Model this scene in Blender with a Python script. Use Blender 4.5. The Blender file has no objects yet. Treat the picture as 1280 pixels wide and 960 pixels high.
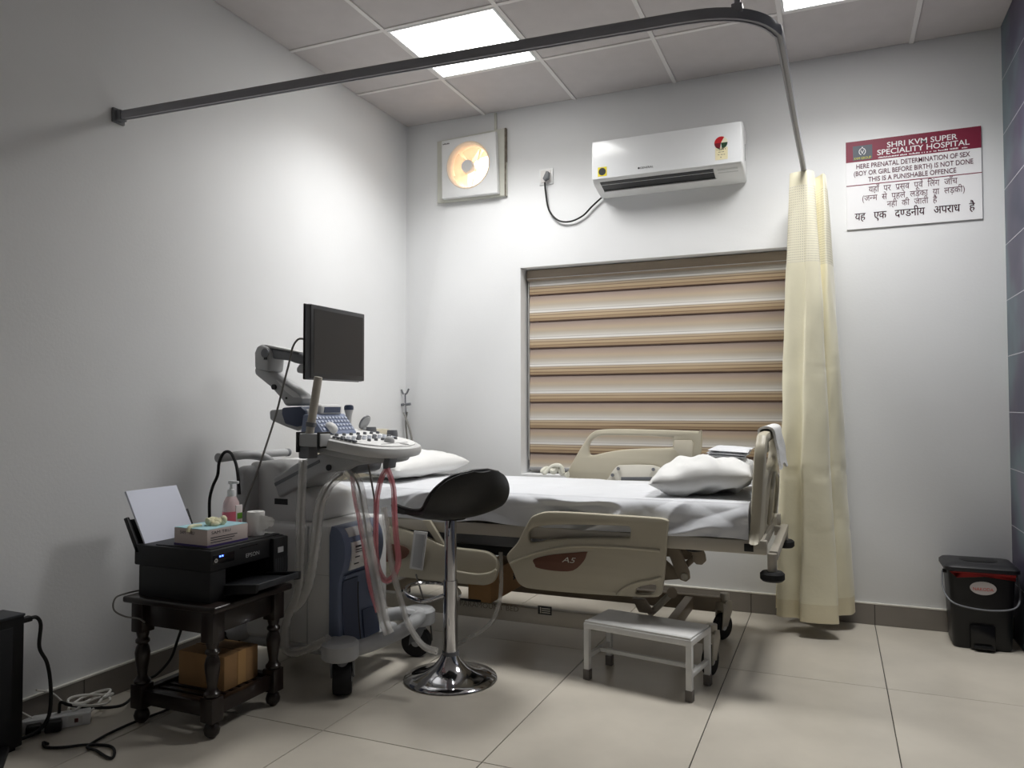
import bpy, bmesh, math, random
from mathutils import Vector, Matrix, noise
random.seed(7)
R = math.radians
scene = bpy.context.scene
col = scene.collection

# ------------------------------------------------------------------ camera
F, YAW, PITCH, ROLL = 949.2, -0.4007, 0.0304, -0.0017
CAM = Vector((2.5796, -4.3091, 1.1086))
H, W, REAR = 2.958, 3.3575, -4.95
FWD = Vector((math.sin(YAW)*math.cos(PITCH), math.cos(YAW)*math.cos(PITCH), math.sin(PITCH)))
_r = Vector((math.cos(YAW), -math.sin(YAW), 0)); _u = _r.cross(FWD)
RT = _r*math.cos(ROLL)+_u*math.sin(ROLL); UP = -_r*math.sin(ROLL)+_u*math.cos(ROLL)
cd = bpy.data.cameras.new('camera'); cam = bpy.data.objects.new('camera', cd); col.objects.link(cam)
cd.sensor_width = 36; cd.lens = F/1280*36; cd.clip_start = .05
m3 = Matrix((RT, UP, -FWD)).transposed()
cam.matrix_world = Matrix.Translation(CAM) @ m3.to_4x4()
scene.camera = cam

# ------------------------------------------------------------------ world, exposure
wd = bpy.data.worlds.new('night'); scene.world = wd; wd.use_nodes = True
wd.node_tree.nodes['Background'].inputs[0].default_value = (.10, .085, .07, 1)
wd.node_tree.nodes['Background'].inputs[1].default_value = .3
PANEL_W, PANEL_SPREAD = 14.3, 131  # watts and beam spread of each lit ceiling panel
scene.view_settings.view_transform = 'Standard'
scene.view_settings.look = 'None'
scene.view_settings.exposure = 0.40
scene.view_settings.gamma = 1

# ------------------------------------------------------------------ pixel helpers (1280 x 960 photo)
def _ray(x, y): return FWD + RT*((x-640)/F) + UP*((480-y)/F)
def AX(x, y, v): d = _ray(x, y); return CAM + d*((v-CAM.x)/d.x)
def AY(x, y, v): d = _ray(x, y); return CAM + d*((v-CAM.y)/d.y)
def AZ(x, y, v): d = _ray(x, y); return CAM + d*((v-CAM.z)/d.z)
def crop(x0, y0, s): return lambda pts: [(x0+s*a, y0+s*b) for a, b in pts]

# ------------------------------------------------------------------ materials
def lin(c):
    o = []
    for v in c[:3]:
        v /= 255.0
        o.append(v/12.92 if v <= .04045 else ((v+.055)/1.055)**2.4)
    return (*o, 1)
MATS = {}
def mat(name, c, rough=.5, metal=0, var=0.0, vscale=6.0, bump=0.0, bscale=60.0, trans=0, alpha=1, spec=.5, emit=None, coat=0, stretch=None, sheen=0, ior=1.45):
    if name in MATS: return MATS[name]
    m = bpy.data.materials.new(name); m.use_nodes = True; nt = m.node_tree; b = nt.nodes['Principled BSDF']
    L = nt.links.new; c1 = lin(c)
    b.inputs['Base Color'].default_value = c1
    b.inputs['Roughness'].default_value = rough; b.inputs['Metallic'].default_value = metal
    b.inputs['Transmission Weight'].default_value = trans; b.inputs['Alpha'].default_value = alpha
    b.inputs['Specular IOR Level'].default_value = spec; b.inputs['Coat Weight'].default_value = coat
    b.inputs['IOR'].default_value = ior; b.inputs['Sheen Weight'].default_value = sheen
    if emit:
        b.inputs['Emission Color'].default_value = lin(emit[0]); b.inputs['Emission Strength'].default_value = emit[1]
    if var or bump:
        tc = nt.nodes.new('ShaderNodeTexCoord'); mp = nt.nodes.new('ShaderNodeMapping'); L(tc.outputs['Object'], mp.inputs[0])
        if stretch: mp.inputs['Scale'].default_value = stretch
    if var:
        n = nt.nodes.new('ShaderNodeTexNoise'); n.inputs['Scale'].default_value = vscale; n.inputs['Detail'].default_value = 5
        L(mp.outputs[0], n.inputs['Vector'])
        r = nt.nodes.new('ShaderNodeValToRGB'); r.color_ramp.elements[0].position = .3; r.color_ramp.elements[1].position = .7
        r.color_ramp.elements[0].color = tuple(v*(1-var) for v in c1[:3])+(1,)
        r.color_ramp.elements[1].color = tuple(min(1, v*(1+var)) for v in c1[:3])+(1,)
        L(n.outputs['Fac'], r.inputs[0]); L(r.outputs[0], b.inputs['Base Color'])
    if bump:
        n2 = nt.nodes.new('ShaderNodeTexNoise'); n2.inputs['Scale'].default_value = bscale; n2.inputs['Detail'].default_value = 4
        L(mp.outputs[0], n2.inputs['Vector'])
        bp = nt.nodes.new('ShaderNodeBump'); bp.inputs['Strength'].default_value = bump; bp.inputs['Distance'].default_value = .01
        L(n2.outputs['Fac'], bp.inputs['Height']); L(bp.outputs[0], b.inputs['Normal'])
    MATS[name] = m
    return m

WALL = mat('white_paint', (230, 231, 232), .6, var=.02, vscale=2, bump=.05, bscale=90)
CEIL = mat('ceiling_board', (198, 193, 192), .85, var=.03, vscale=9, bump=.15, bscale=220)
GRID = mat('grid_white_metal', (225, 222, 220), .45, var=.02)
TILE = mat('porcelain_tile', (206, 199, 186), .30, var=.13, vscale=2.2, bump=.02, bscale=30)
GROUT = mat('grout', (78, 74, 70), .9, var=.1)
SKIRT = mat('skirting_tile', (128, 122, 115), .35, var=.06, vscale=8)
SKTOP = mat('skirting_ledge_highlight', (224, 221, 212), .7, var=.04)  # pale colour paints in the highlight along the skirting ledge
BEIGE = mat('bed_beige_plastic', (186, 179, 160), .42, var=.025, vscale=5, bump=.02, bscale=200)
BEIGE2 = mat('bed_beige_plate', (216, 212, 200), .45, var=.02)
BROWNM = mat('bed_taupe_metal', (148, 136, 120), .45, metal=.15, var=.05, vscale=12)
BEDMET = mat('bed_rail_metal', (184, 178, 166), .4, metal=.2, var=.04)
EMBLEM = mat('emblem_brown', (104, 66, 50), .4, var=.05, vscale=20)
BLACK = mat('black_plastic', (13, 13, 14), .45, var=.15, vscale=30)
BLACKG = mat('black_gloss', (12, 12, 14), .2, var=.1)
RUBBER = mat('black_rubber', (24, 24, 26), .75, var=.15, vscale=40)
CORD = mat('black_cord', (16, 16, 17), .5, var=.1, vscale=40)
LEATHER = mat('black_leatherette', (15, 15, 17), .42, var=.1, vscale=30, bump=.12, bscale=260)
CHROME = mat('chrome', (205, 205, 208), .10, metal=1, var=.02)
STEELD = mat('grey_track_metal', (158, 158, 164), .35, metal=.0, var=.05, stretch=(1, 1, 8))
SHEET = mat('white_sheet', (214, 216, 220), .8, var=.02, vscale=8, bump=.12, bscale=25, sheen=.2)
PILLOW = mat('white_pillow', (224, 224, 222), .85, var=.02, vscale=8, bump=.12, bscale=30, sheen=.2)
TOWEL = mat('pale_towel', (214, 214, 213), .95, var=.05, vscale=30, bump=.5, bscale=160)
USG = mat('machine_light_grey', (208, 208, 207), .42, var=.02, vscale=8)
USG2 = mat('machine_mid_grey', (174, 175, 176), .45, var=.03, vscale=8)
USG3 = mat('machine_dark_grey', (112, 114, 118), .5, var=.04, vscale=8)
USBLUE = mat('machine_blue', (104, 115, 140), .42, var=.04, vscale=8)
USBLUED = mat('machine_deep_blue', (74, 83, 106), .5, var=.04, vscale=8)
PALE = mat('label_white', (226, 226, 224), .5, var=.02)
INK = mat('print_dark', (50, 50, 56), .6, var=.05)
WHITEP = mat('white_plastic', (232, 233, 233), .32, var=.015, vscale=4)
WHITEM = mat('white_enamel', (228, 228, 226), .35, var=.03, vscale=14)
GREYCAP = mat('grey_rubber_cap', (118, 113, 108), .7, var=.08, vscale=40)
WOOD = mat('dark_stained_wood', (31, 22, 19), .32, var=.35, vscale=9, stretch=(1, 1, .15), coat=.15)
CARTON = mat('cardboard', (158, 122, 82), .85, var=.08, vscale=14, bump=.06)
PRN = mat('printer_black', (19, 20, 23), .55, var=.1, vscale=60, bump=.05, bscale=500)
PRN2 = mat('printer_tray_grey', (44, 46, 50), .5, var=.08, vscale=30)
MAROON = mat('sign_maroon', (124, 32, 58), .4, var=.03)
SIGNW = mat('sign_white', (236, 236, 238), .35, var=.01)
SIGNG = mat('sign_slate', (82, 88, 98), .4, var=.04)
YELLOW = mat('sticker_yellow', (232, 214, 40), .4, var=.03)
CLEAR = mat('clear_vinyl', (244, 242, 238), .14, alpha=.30, var=.05, vscale=30, spec=.7)
PINKC = mat('pink_vinyl', (246, 158, 168), .25, alpha=.55, var=.08, vscale=30, spec=.6)
CABLEG = mat('grey_cable', (128, 126, 122), .5, var=.05, vscale=30)
WCORD = mat('white_cord', (234, 232, 226), .5, var=.04, vscale=30)

# ------------------------------------------------------------------ mesh builder
def cr(pts, n=8, closed=False):
    P = [Vector(p) for p in pts]; out = []; N = len(P)
    rng = range(N) if closed else range(N-1)
    for i in rng:
        if closed: a, b, c, d = P[(i-1) % N], P[i], P[(i+1) % N], P[(i+2) % N]
        else: a, b, c, d = P[max(i-1, 0)], P[i], P[i+1], P[min(i+2, N-1)]
        for k in range(n):
            t = k/n
            out.append(.5*((2*b)+(-a+c)*t+(2*a-5*b+4*c-d)*t*t+(-a+3*b-3*c+d)*t**3))
    if not closed: out.append(P[-1])
    return out
class B:
    def __init__(s): s.bm = bmesh.new(); s.uv = None
    def _add(s, vs, fs):
        V = [s.bm.verts.new(v) for v in vs]; F_ = []
        for f in fs:
            try: F_.append(s.bm.faces.new([V[i] for i in f]))
            except ValueError: pass
        return V, F_
    def _bev(s, V, F_, w, seg=2, ang=30):
        es = set()
        for f in F_:
            f.normal_update()
        for f in F_:
            for e in f.edges: es.add(e)
        es = [e for e in es if len(e.link_faces) == 2 and e.calc_face_angle(0) > R(ang)]
        if es: bmesh.ops.bevel(s.bm, geom=es, offset=w, segments=seg, profile=.5, affect='EDGES', clamp_overlap=True)
    def box(s, x0, x1, y0, y1, z0, z1, bev=0, seg=2, M=None):
        vs = [(x, y, z) for z in (z0, z1) for y in (y0, y1) for x in (x0, x1)]
        if M is not None: vs = [M @ Vector(v) for v in vs]
        V, F_ = s._add(vs, [(0, 2, 3, 1), (4, 5, 7, 6), (0, 1, 5, 4), (2, 6, 7, 3), (0, 4, 6, 2), (1, 3, 7, 5)])
        if bev: s._bev(V, F_, bev, seg)
        return s
    def cyl(s, a, b, r0, r1=None, n=16, bev=0):
        a, b = Vector(a), Vector(b); r1 = r0 if r1 is None else r1
        d = (b-a).normalized(); u = d.orthogonal().normalized(); v = d.cross(u)
        vs = [a+(u*math.cos(2*math.pi*i/n)+v*math.sin(2*math.pi*i/n))*r0 for i in range(n)]+[b+(u*math.cos(2*math.pi*i/n)+v*math.sin(2*math.pi*i/n))*r1 for i in range(n)]
        fs = [tuple(range(n-1, -1, -1)), tuple(range(n, 2*n))]+[(i, (i+1) % n, n+(i+1) % n, n+i) for i in range(n)]
        V, F_ = s._add(vs, fs)
        if bev: s._bev(V, F_, bev, 2, 50)
        return s
    def tube(s, pts, r, n=8, sm=6, closed=False):
        P = cr(pts, sm, closed) if sm else [Vector(p) for p in pts]
        N = len(P); u = None; rings = []
        for i, p in enumerate(P):
            if closed: d = P[(i+1) % N]-P[i-1]
            else: d = P[min(i+1, N-1)]-P[max(i-1, 0)]
            d = d.normalized() if d.length > 1e-9 else Vector((0, 0, 1))
            u = d.orthogonal().normalized() if u is None else (u-d*u.dot(d)).normalized()
            v = d.cross(u); rr = r(i/(N-1)) if callable(r) else r
            rings.append([p+(u*math.cos(2*math.pi*k/n)+v*math.sin(2*math.pi*k/n))*rr for k in range(n)])
        s.loft(rings, closed)
        return s
    def loft(s, rings, closed=False, caps=True):
        n = len(rings[0]); N = len(rings); vs = [v for g in rings for v in g]; fs = []
        for i in range(N if closed else N-1):
            j = (i+1) % N
            for k in range(n): fs.append((i*n+k, i*n+(k+1) % n, j*n+(k+1) % n, j*n+k))
        if caps and not closed: fs += [tuple(range(n-1, -1, -1)), tuple(range((N-1)*n, N*n))]
        s._add(vs, fs); return s
    def lathe(s, prof, c=(0, 0, 0), n=24, M=None):
        c = Vector(c); rings = []
        for r, z in prof:
            g = [c+Vector((max(r, 1e-4)*math.cos(2*math.pi*k/n), max(r, 1e-4)*math.sin(2*math.pi*k/n), z)) for k in range(n)]
            rings.append([M @ v for v in g] if M is not None else g)
        return s.loft(rings)
    def prism(s, poly, axis, a, b, bev=0, seg=2):
        def mp(p, w):
            if axis == 'y': return (p[0], w, p[1])
            if axis == 'x': return (w, p[0], p[1])
            return (p[0], p[1], w)
        n = len(poly); vs = [mp(p, a) for p in poly]+[mp(p, b) for p in poly]
        fs = [tuple(range(n)), tuple(range(2*n-1, n-1, -1))]+[(i, n+i, n+(i+1) % n, (i+1) % n) for i in range(n)]
        V, F_ = s._add(vs, fs)
        bmesh.ops.recalc_face_normals(s.bm, faces=F_)
        if bev: s._bev(V, F_, bev, seg, 40)
        return s
    def grid(s, nu, nv, f, uvf=None):
        vs = [f(i/(nu-1), j/(nv-1)) for j in range(nv) for i in range(nu)]
        fs = [(j*nu+i, j*nu+i+1, (j+1)*nu+i+1, (j+1)*nu+i) for j in range(nv-1) for i in range(nu-1)]
        V, F_ = s._add(vs, fs)
        if uvf:
            l = s.bm.loops.layers.uv.verify(); ix = {v: k for k, v in enumerate(V)}
            for fc in F_:
                for lp in fc.loops:
                    k = ix[lp.vert]; lp[l].uv = uvf((k % nu)/(nu-1), (k//nu)/(nv-1))
        return s
    def ball(s, c, rx, ry=None, rz=None, n=14, M=None):
        ry = rx if ry is None else ry; rz = rx if rz is None else rz; c = Vector(c); rings = []
        for j in range(n+1):
            t = math.pi*j/n-math.pi/2; q = max(math.cos(t), 1e-3)
            g = [Vector((rx*q*math.cos(2*math.pi*k/(2*n)), ry*q*math.sin(2*math.pi*k/(2*n)), rz*math.sin(t))) for k in range(2*n)]
            rings.append([c+(M @ v if M is not None else v) for v in g])
        return s.loft(rings)
    def plate(s, outer, holes, th, bev, mp):
        """flat outline with holes, rounded edges; mp(u, v, w) -> world"""
        cu = bpy.data.curves.new('tmp', 'CURVE'); cu.dimensions = '2D'; cu.fill_mode = 'BOTH'
        cu.extrude = max(th/2-bev, .0001); cu.bevel_depth = bev; cu.bevel_resolution = 1; cu.offset = -bev
        for lp in [outer]+list(holes):
            sp = cu.splines.new('POLY'); sp.points.add(len(lp)-1); sp.use_cyclic_u = True
            for q, p in zip(sp.points, lp): q.co = (p[0], p[1], 0, 1)
        o = bpy.data.objects.new('tmp', cu); me = o.to_mesh()
        s._add([mp(*v.co) for v in me.vertices], [tuple(p.vertices) for p in me.polygons])
        o.to_mesh_clear(); bpy.data.objects.remove(o); bpy.data.curves.remove(cu)
        bmesh.ops.remove_doubles(s.bm, verts=s.bm.verts[:], dist=1e-5)
        bmesh.ops.recalc_face_normals(s.bm, faces=s.bm.faces[:])
        return s
    def xform(s, M): bmesh.ops.transform(s.bm, matrix=M, verts=s.bm.verts[:]); return s

ORG = {}
def mesh_of(b, name, m, shift=None, sharp=35):
    me = bpy.data.meshes.new(name)
    if shift is not None: bmesh.ops.translate(b.bm, vec=-shift, verts=b.bm.verts[:])
    bmesh.ops.recalc_face_normals(b.bm, faces=b.bm.faces[:])
    b.bm.to_mesh(me); b.bm.free()
    for mm in (m if isinstance(m, (list, tuple)) else [m]): me.materials.append(mm)
    me.polygons.foreach_set('use_smooth', [True]*len(me.polygons)); me.set_sharp_from_angle(angle=R(sharp))
    return me
def props(o, label=None, cat=None, group=None, kind=None):
    if label: o['label'] = label
    if cat: o['category'] = cat
    if group: o['group'] = group
    if kind: o['kind'] = kind
    return o
def thing(name, label, cat, loc=(0, 0, 0), rz=0, group=None, kind=None):
    o = bpy.data.objects.new(name, None); col.objects.link(o); o.empty_display_size = .05
    o.location = loc; o.rotation_euler = (0, 0, rz)
    ORG[o.name] = (Vector(loc), rz == 0)          # unrotated things take world coordinates
    return props(o, label, cat, group, kind)
def part(name, b, m, parent, label=None, sharp=35, kind=None):
    org, world = ORG[parent.name]
    me = mesh_of(b, name, m, org if world else None, sharp)
    o = bpy.data.objects.new(name, me); col.objects.link(o); o.parent = parent
    ORG[o.name] = (org, world)
    return props(o, label, kind=kind)
def single(name, b, m, label=None, cat=None, group=None, kind=None, sharp=35):
    vs = b.bm.verts; lo = Vector((min(v.co.x for v in vs), min(v.co.y for v in vs), min(v.co.z for v in vs)))
    hi = Vector((max(v.co.x for v in vs), max(v.co.y for v in vs), max(v.co.z for v in vs)))
    org = Vector(((lo.x+hi.x)/2, (lo.y+hi.y)/2, lo.z))
    o = bpy.data.objects.new(name, mesh_of(b, name, m, org, sharp)); col.objects.link(o); o.location = org
    ORG[o.name] = (org, True)
    return props(o, label, cat, group, kind)
def inst(name, me, loc, parent, rot=None):
    o = bpy.data.objects.new(name, me); col.objects.link(o); o.parent = parent
    org, world = ORG[parent.name]
    o.location = Vector(loc)-org if world else Vector(loc)
    if rot: o.rotation_euler = rot
    return o
def txt(body, b, org, u, v, w=None, h=None, size=.02, align='C', ex=.0006, shear=0, bold=0):
    """flat lettering laid on a plane; w = total width, h = cap height"""
    cu = bpy.data.curves.new('tmp', 'FONT'); cu.body = body; cu.extrude = 0; cu.shear = shear; cu.offset = bold; cu.resolution_u = 3
    o = bpy.data.objects.new('tmp', cu); col.objects.link(o); me = o.to_mesh()
    vs = [Vector(q.co) for q in me.vertices]; fs = [tuple(p.vertices) for p in me.polygons]
    o.to_mesh_clear(); bpy.data.objects.remove(o); bpy.data.curves.remove(cu)
    flat(vs, fs, b, org, u, v, w, h, size, align, ex)
def flat(vs, fs, b, org, u, v, w, h, size, align, ex, base=0.0, cap=.686):
    if not vs: return
    x0, x1 = min(p.x for p in vs), max(p.x for p in vs)
    sx = w/(x1-x0) if w else size; sy = h/cap if h else (sx if w else size)
    off = {'C': (x0+x1)/2, 'L': x0, 'R': x1}[align]
    u, v, org = Vector(u).normalized(), Vector(v).normalized(), Vector(org); nrm = u.cross(v)
    P = [org+u*((p.x-off)*sx)+v*((p.y-cap/2)*sy)+nrm*ex for p in vs]
    b._add(P, fs)
def scribble(b, org, u, v, w, h, seed):
    rnd = random.Random(seed); u, v, org = Vector(u), Vector(v), Vector(org); n = u.cross(v)*.0006; x = -w/2
    while x < w/2-h*.4:
        L_ = min(h*rnd.uniform(.35, .75), w/2-x)
        if rnd.random() > .14:
            hh = h*rnd.uniform(.55, 1); p = org+u*x-v*(h/2)+n
            b._add([p, p+u*L_, p+u*L_+v*hh, p+v*hh], [(0, 1, 2, 3)])
        x += L_+h*.22

# ================================================================== THE ROOM
GX = [0, .568, 1.168, 1.768, 2.368, 2.968, W]
GY = [0, -.57]+[-.57-.6*i for i in range(1, 8)]+[REAR]
# --- floor: bed of grout with one object for each porcelain tile
b = B(); b.box(-.15, W+.15, REAR-.15, .15, -.12, -.004)
floor = single('floor', b, GROUT, kind='structure')
FX = [-.05, .345, .948, 1.552, 2.155, 2.757, W+.05]
FY = [.05, -.955, -2.13, -3.31, -4.49, REAR-.05]
FX[0], FX[-1], FY[0], FY[-1] = .0, W, .0, REAR
tm = {}
for i in range(6):
    for j in range(5):
        w_, d_ = FX[i+1]-FX[i], FY[j]-FY[j+1]; k = (round(w_, 3), round(d_, 3))
        if k not in tm:
            q = B(); q.box(-w_/2+.0018, w_/2-.0018, -d_/2+.0018, d_/2-.0018, -.008, 0, .0008, 1); tm[k] = mesh_of(q, 'tile', TILE)
        inst('tile', tm[k], ((FX[i]+FX[i+1])/2, (FY[j]+FY[j+1])/2, 0), floor)
# --- walls
WX0, WX1, WZ0, WZ1 = .812, 2.405, .700, 1.966
FANC = (.482, 2.63)
def circ(c, r, n=32, ry=None): return [(c[0]+r*math.cos(2*math.pi*i/n), c[1]+(ry or r)*math.sin(2*math.pi*i/n)) for i in range(n)]
b = B(); b.plate([(-.15, 0), (W+.15, 0), (W+.15, H+.1), (-.15, H+.1)], [[(WX0, WZ0), (WX1, WZ0), (WX1, WZ1), (WX0, WZ1)], circ(FANC, .15)], .22, .0002, lambda u, v, w: (u, .11-w, v))
single('wall_back', b, WALL, kind='structure')
b = B(); b.box(-.15, 0, REAR, 0, 0, H+.1); single('wall_left', b, WALL, kind='structure')
b = B(); b.box(-.15, W+.15, REAR-.15, REAR, 0, H+.1); single('wall_front', b, WALL, kind='structure')  # unseen wall behind the camera, set close to bounce more light
# right wall wears printed wallpaper: dusky purple, slate and teal clouds with a fine white line grid
wp = bpy.data.materials.new('printed_wallpaper'); wp.use_nodes = True; nt = wp.node_tree; L = nt.links.new
pb = nt.nodes['Principled BSDF']; pb.inputs['Roughness'].default_value = .4
tc = nt.nodes.new('ShaderNodeTexCoord'); n1 = nt.nodes.new('ShaderNodeTexNoise'); n1.inputs['Scale'].default_value = 1.7; n1.inputs['Detail'].default_value = 3
L(tc.outputs['Object'], n1.inputs['Vector'])
rp = nt.nodes.new('ShaderNodeValToRGB'); e = rp.color_ramp.elements
e[0].position = .30; e[0].color = lin((34, 38, 66)); e[1].position = .72; e[1].color = lin((112, 102, 124))
x = e.new(.45); x.color = lin((70, 64, 86)); x = e.new(.58); x.color = lin((92, 110, 118))
L(n1.outputs['Fac'], rp.inputs[0])
sp = nt.nodes.new('ShaderNodeSeparateXYZ'); L(tc.outputs['Object'], sp.inputs[0])
def linemask(sock, period, width):
    a = nt.nodes.new('ShaderNodeMath'); a.operation = 'PINGPONG'; L(sock, a.inputs[0]); a.inputs[1].default_value = period/2
    c = nt.nodes.new('ShaderNodeMath'); c.operation = 'LESS_THAN'; L(a.outputs[0], c.inputs[0]); c.inputs[1].default_value = width; return c
la, lb = linemask(sp.outputs['Z'], .27, .0016), linemask(sp.outputs['Y'], .9, .0016)
mxx = nt.nodes.new('ShaderNodeMath'); mxx.operation = 'MAXIMUM'; L(la.outputs[0], mxx.inputs[0]); L(lb.outputs[0], mxx.inputs[1])
mx = nt.nodes.new('ShaderNodeMix'); mx.data_type = 'RGBA'; L(mxx.outputs[0], mx.inputs[0]); L(rp.outputs[0], mx.inputs[6]); mx.inputs[7].default_value = lin((208, 206, 214))
L(mx.outputs[2], pb.inputs['Base Color'])
b = B(); b.box(W, W+.15, REAR, 0, 0, H+.1); single('wall_right', b, wp, kind='structure')
# --- skirting: tile pieces with a top edge coloured pale as the ledge highlight
def skirting(name, pts, axis):
    q = B()
    a, z = pts[0], pts[-1]
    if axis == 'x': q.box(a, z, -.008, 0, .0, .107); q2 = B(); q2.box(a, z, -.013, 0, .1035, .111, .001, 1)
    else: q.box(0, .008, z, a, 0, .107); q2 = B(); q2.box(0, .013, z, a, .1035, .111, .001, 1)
    s = single(name, q, GROUT, kind='structure')
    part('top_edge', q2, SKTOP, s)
    for u, v in zip(pts[:-1], pts[1:]):
        q = B()
        if axis == 'x': q.box(u+.0015, v-.0015, -.0115, 0, .001, .104, .0008, 1)
        else: q.box(0, .0115, v+.0015, u-.0015, .001, .104, .0008, 1)
        part('skirting_tile', q, SKIRT, s)
skirting('baseboard_back', [0.012]+FX[1:], 'x')
skirting('baseboard_left', [0, -.55, -1.13, -1.72, -2.31, -2.9, -3.5, -4.1, -4.7, REAR], 'y')
# --- suspended ceiling
b = B(); b.box(-.15, W+.15, REAR-.15, .15, H+.03, H+.12)
ceiling = single('ceiling', b, CEIL, kind='structure')
LIGHTS = [(1, 1), (4, 1)]
cm = {}
for i in range(6):
    for j in range(len(GY)-1):
        if (i, j) in LIGHTS: continue
        w_, d_ = GX[i+1]-GX[i], GY[j]-GY[j+1]
        if d_ < .05: continue
        k = (round(w_, 3), round(d_, 3))
        if k not in cm:
            q = B(); q.box(-w_/2+.002, w_/2-.002, -d_/2+.002, d_/2-.002, .004, .016, .001, 1); cm[k] = mesh_of(q, 'ceiling_tile', CEIL)
        inst('ceiling_tile', cm[k], ((GX[i]+GX[i+1])/2, (GY[j]+GY[j+1])/2, H), ceiling)
for x in GX[1:-1]:
    b = B(); b.box(x-.011, x+.011, REAR, 0, H-.002, H+.006, .0008, 1); b.box(x-.002, x+.002, REAR, 0, H+.006, H+.03); part('grid_bar', b, GRID, ceiling)
for y in GY[1:-1]:
    b = B(); b.box(0, W, y-.011, y+.011, H-.0012, H+.005, .0008, 1); b.box(0, W, y-.002, y+.002, H+.005, H+.03); part('grid_bar', b, GRID, ceiling)
DIFF = mat('lit_diffuser', (255, 255, 255), .5, emit=((255, 253, 248), 5), var=.01)
for (i, j), lab in zip(LIGHTS, ['square lit ceiling panel between fan and curtain track', 'square lit ceiling panel above the curtain end, cut by the top edge']):
    x0, x1, y1, y0 = GX[i], GX[i+1], GY[j], GY[j+1]
    t = thing('ceiling_light', lab, 'ceiling light', ((x0+x1)/2, (y0+y1)/2, H), group='lit ceiling panels')
    b = B(); g = .012
    for a in [(x0+g, x1-g, y0+g, y0+g+.012), (x0+g, x1-g, y1-g-.012, y1-g), (x0+g, x0+g+.012, y0+g+.012, y1-g-.012), (x1-g-.012, x1-g, y0+g+.012, y1-g-.012)]: b.box(*a, H-.003, H+.012)
    part('frame', b, WHITEP, t)
    b = B(); b.box(x0+.024, x1-.024, y0+.024, y1-.024, H, H+.010); part('diffuser', b, DIFF, t)
    ad = bpy.data.lights.new('panel_led', 'AREA'); ad.shape = 'SQUARE'; ad.size = x1-x0-.05; ad.energy = PANEL_W; ad.spread = R(PANEL_SPREAD); ad.color = (1, .995, .985)
    ao = bpy.data.objects.new('panel_led', ad); col.objects.link(ao); ao.parent = t; ao.location = (0, 0, -.0008)

# ================================================================== WINDOW AND BLIND
w1 = thing('window_1', None, None, ((WX0+WX1)/2, .1, WZ0), kind='structure')
b = B()
for a in [(WX0, WX1, WZ0, WZ0+.05), (WX0, WX1, WZ1-.05, WZ1), (WX0, WX0+.05, WZ0+.05, WZ1-.05), (WX1-.05, WX1, WZ0+.05, WZ1-.05), ((WX0+WX1)/2-.03, (WX0+WX1)/2+.03, WZ0+.05, WZ1-.05)]: b.box(a[0], a[1], .165, .205, a[2], a[3], .003)
part('window_frame', b, GRID, w1)
GLASS = mat('dark_glass', (30, 34, 40), .05, var=.05)
for a, c in ((WX0+.05, (WX0+WX1)/2-.03), ((WX0+WX1)/2+.03, WX1-.05)):
    b = B(); b.box(a, c, .18, .187, WZ0+.05, WZ1-.05); part('pane', b, GLASS, w1)
# banded blind: every band a pleat of its own, woven in tan, grey and cream stripes
bm_ = bpy.data.materials.new('banded_blind_cloth'); bm_.use_nodes = True; nt = bm_.node_tree; L = nt.links.new
pb = nt.nodes['Principled BSDF']; pb.inputs['Roughness'].default_value = .75
uvn = nt.nodes.new('ShaderNodeUVMap'); sp = nt.nodes.new('ShaderNodeSeparateXYZ'); L(uvn.outputs[0], sp.inputs[0])
rp = nt.nodes.new('ShaderNodeValToRGB'); cs = rp.color_ramp
stops = [(0, (92, 66, 52)), (.03, (98, 76, 64)), (.05, (166, 142, 114)), (.10, (172, 148, 118)), (.12, (124, 98, 78)), (.15, (188, 166, 134)), (.22, (190, 168, 138)), (.24, (124, 100, 82)), (.27, (192, 172, 144)), (.31, (198, 182, 158)), (.33, (140, 124, 110)),
         (.35, (228, 224, 218)), (.40, (236, 234, 230)), (.42, (176, 170, 164)), (.44, (216, 212, 206)), (.52, (196, 190, 180)), (.62, (180, 168, 152)), (.72, (180, 162, 140)), (.80, (168, 150, 134)), (.90, (150, 134, 124)), (.97, (132, 116, 108)), (1, (104, 84, 74))]
cs.elements[0].position = 0; cs.elements[0].color = lin(stops[0][1]); cs.elements[1].position = 1; cs.elements[1].color = lin(stops[-1][1])
for p_, c_ in stops[1:-1]: x = cs.elements.new(p_); x.color = lin(c_)
nz = nt.nodes.new('ShaderNodeTexNoise'); nz.inputs['Scale'].default_value = 1; nz.inputs['Detail'].default_value = 2
mp = nt.nodes.new('ShaderNodeMapping'); mp.inputs['Scale'].default_value = (2.2, 22, 1); L(uvn.outputs[0], mp.inputs[0]); L(mp.outputs[0], nz.inputs['Vector'])
md = nt.nodes.new('ShaderNodeMath'); md.operation = 'MULTIPLY_ADD'; L(nz.outputs['Fac'], md.inputs[0]); md.inputs[1].default_value = .05; L(sp.outputs['Y'], md.inputs[2])
sb = nt.nodes.new('ShaderNodeMath'); sb.operation = 'SUBTRACT'; L(md.outputs[0], sb.inputs[0]); sb.inputs[1].default_value = .025
L(sb.outputs[0], rp.inputs[0]); L(rp.outputs[0], pb.inputs['Base Color'])
bl = thing('window_blind', 'banded tan and cream window blind hanging in the window recess behind the bed', 'blind', ((WX0+WX1)/2, .06, .72))
CASS = mat('blind_cassette_tan', (160, 146, 130), .45, var=.05, vscale=5, stretch=(1, 1, 20))
b = B(); b.prism([(.145, 1.964), (.078, 1.962), (.07, 1.938), (.074, 1.908), (.09, 1.893), (.145, 1.893)], 'x', WX0+.012, WX1-.006, .004); cs_ = part('cassette', b, CASS, bl)
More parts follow.
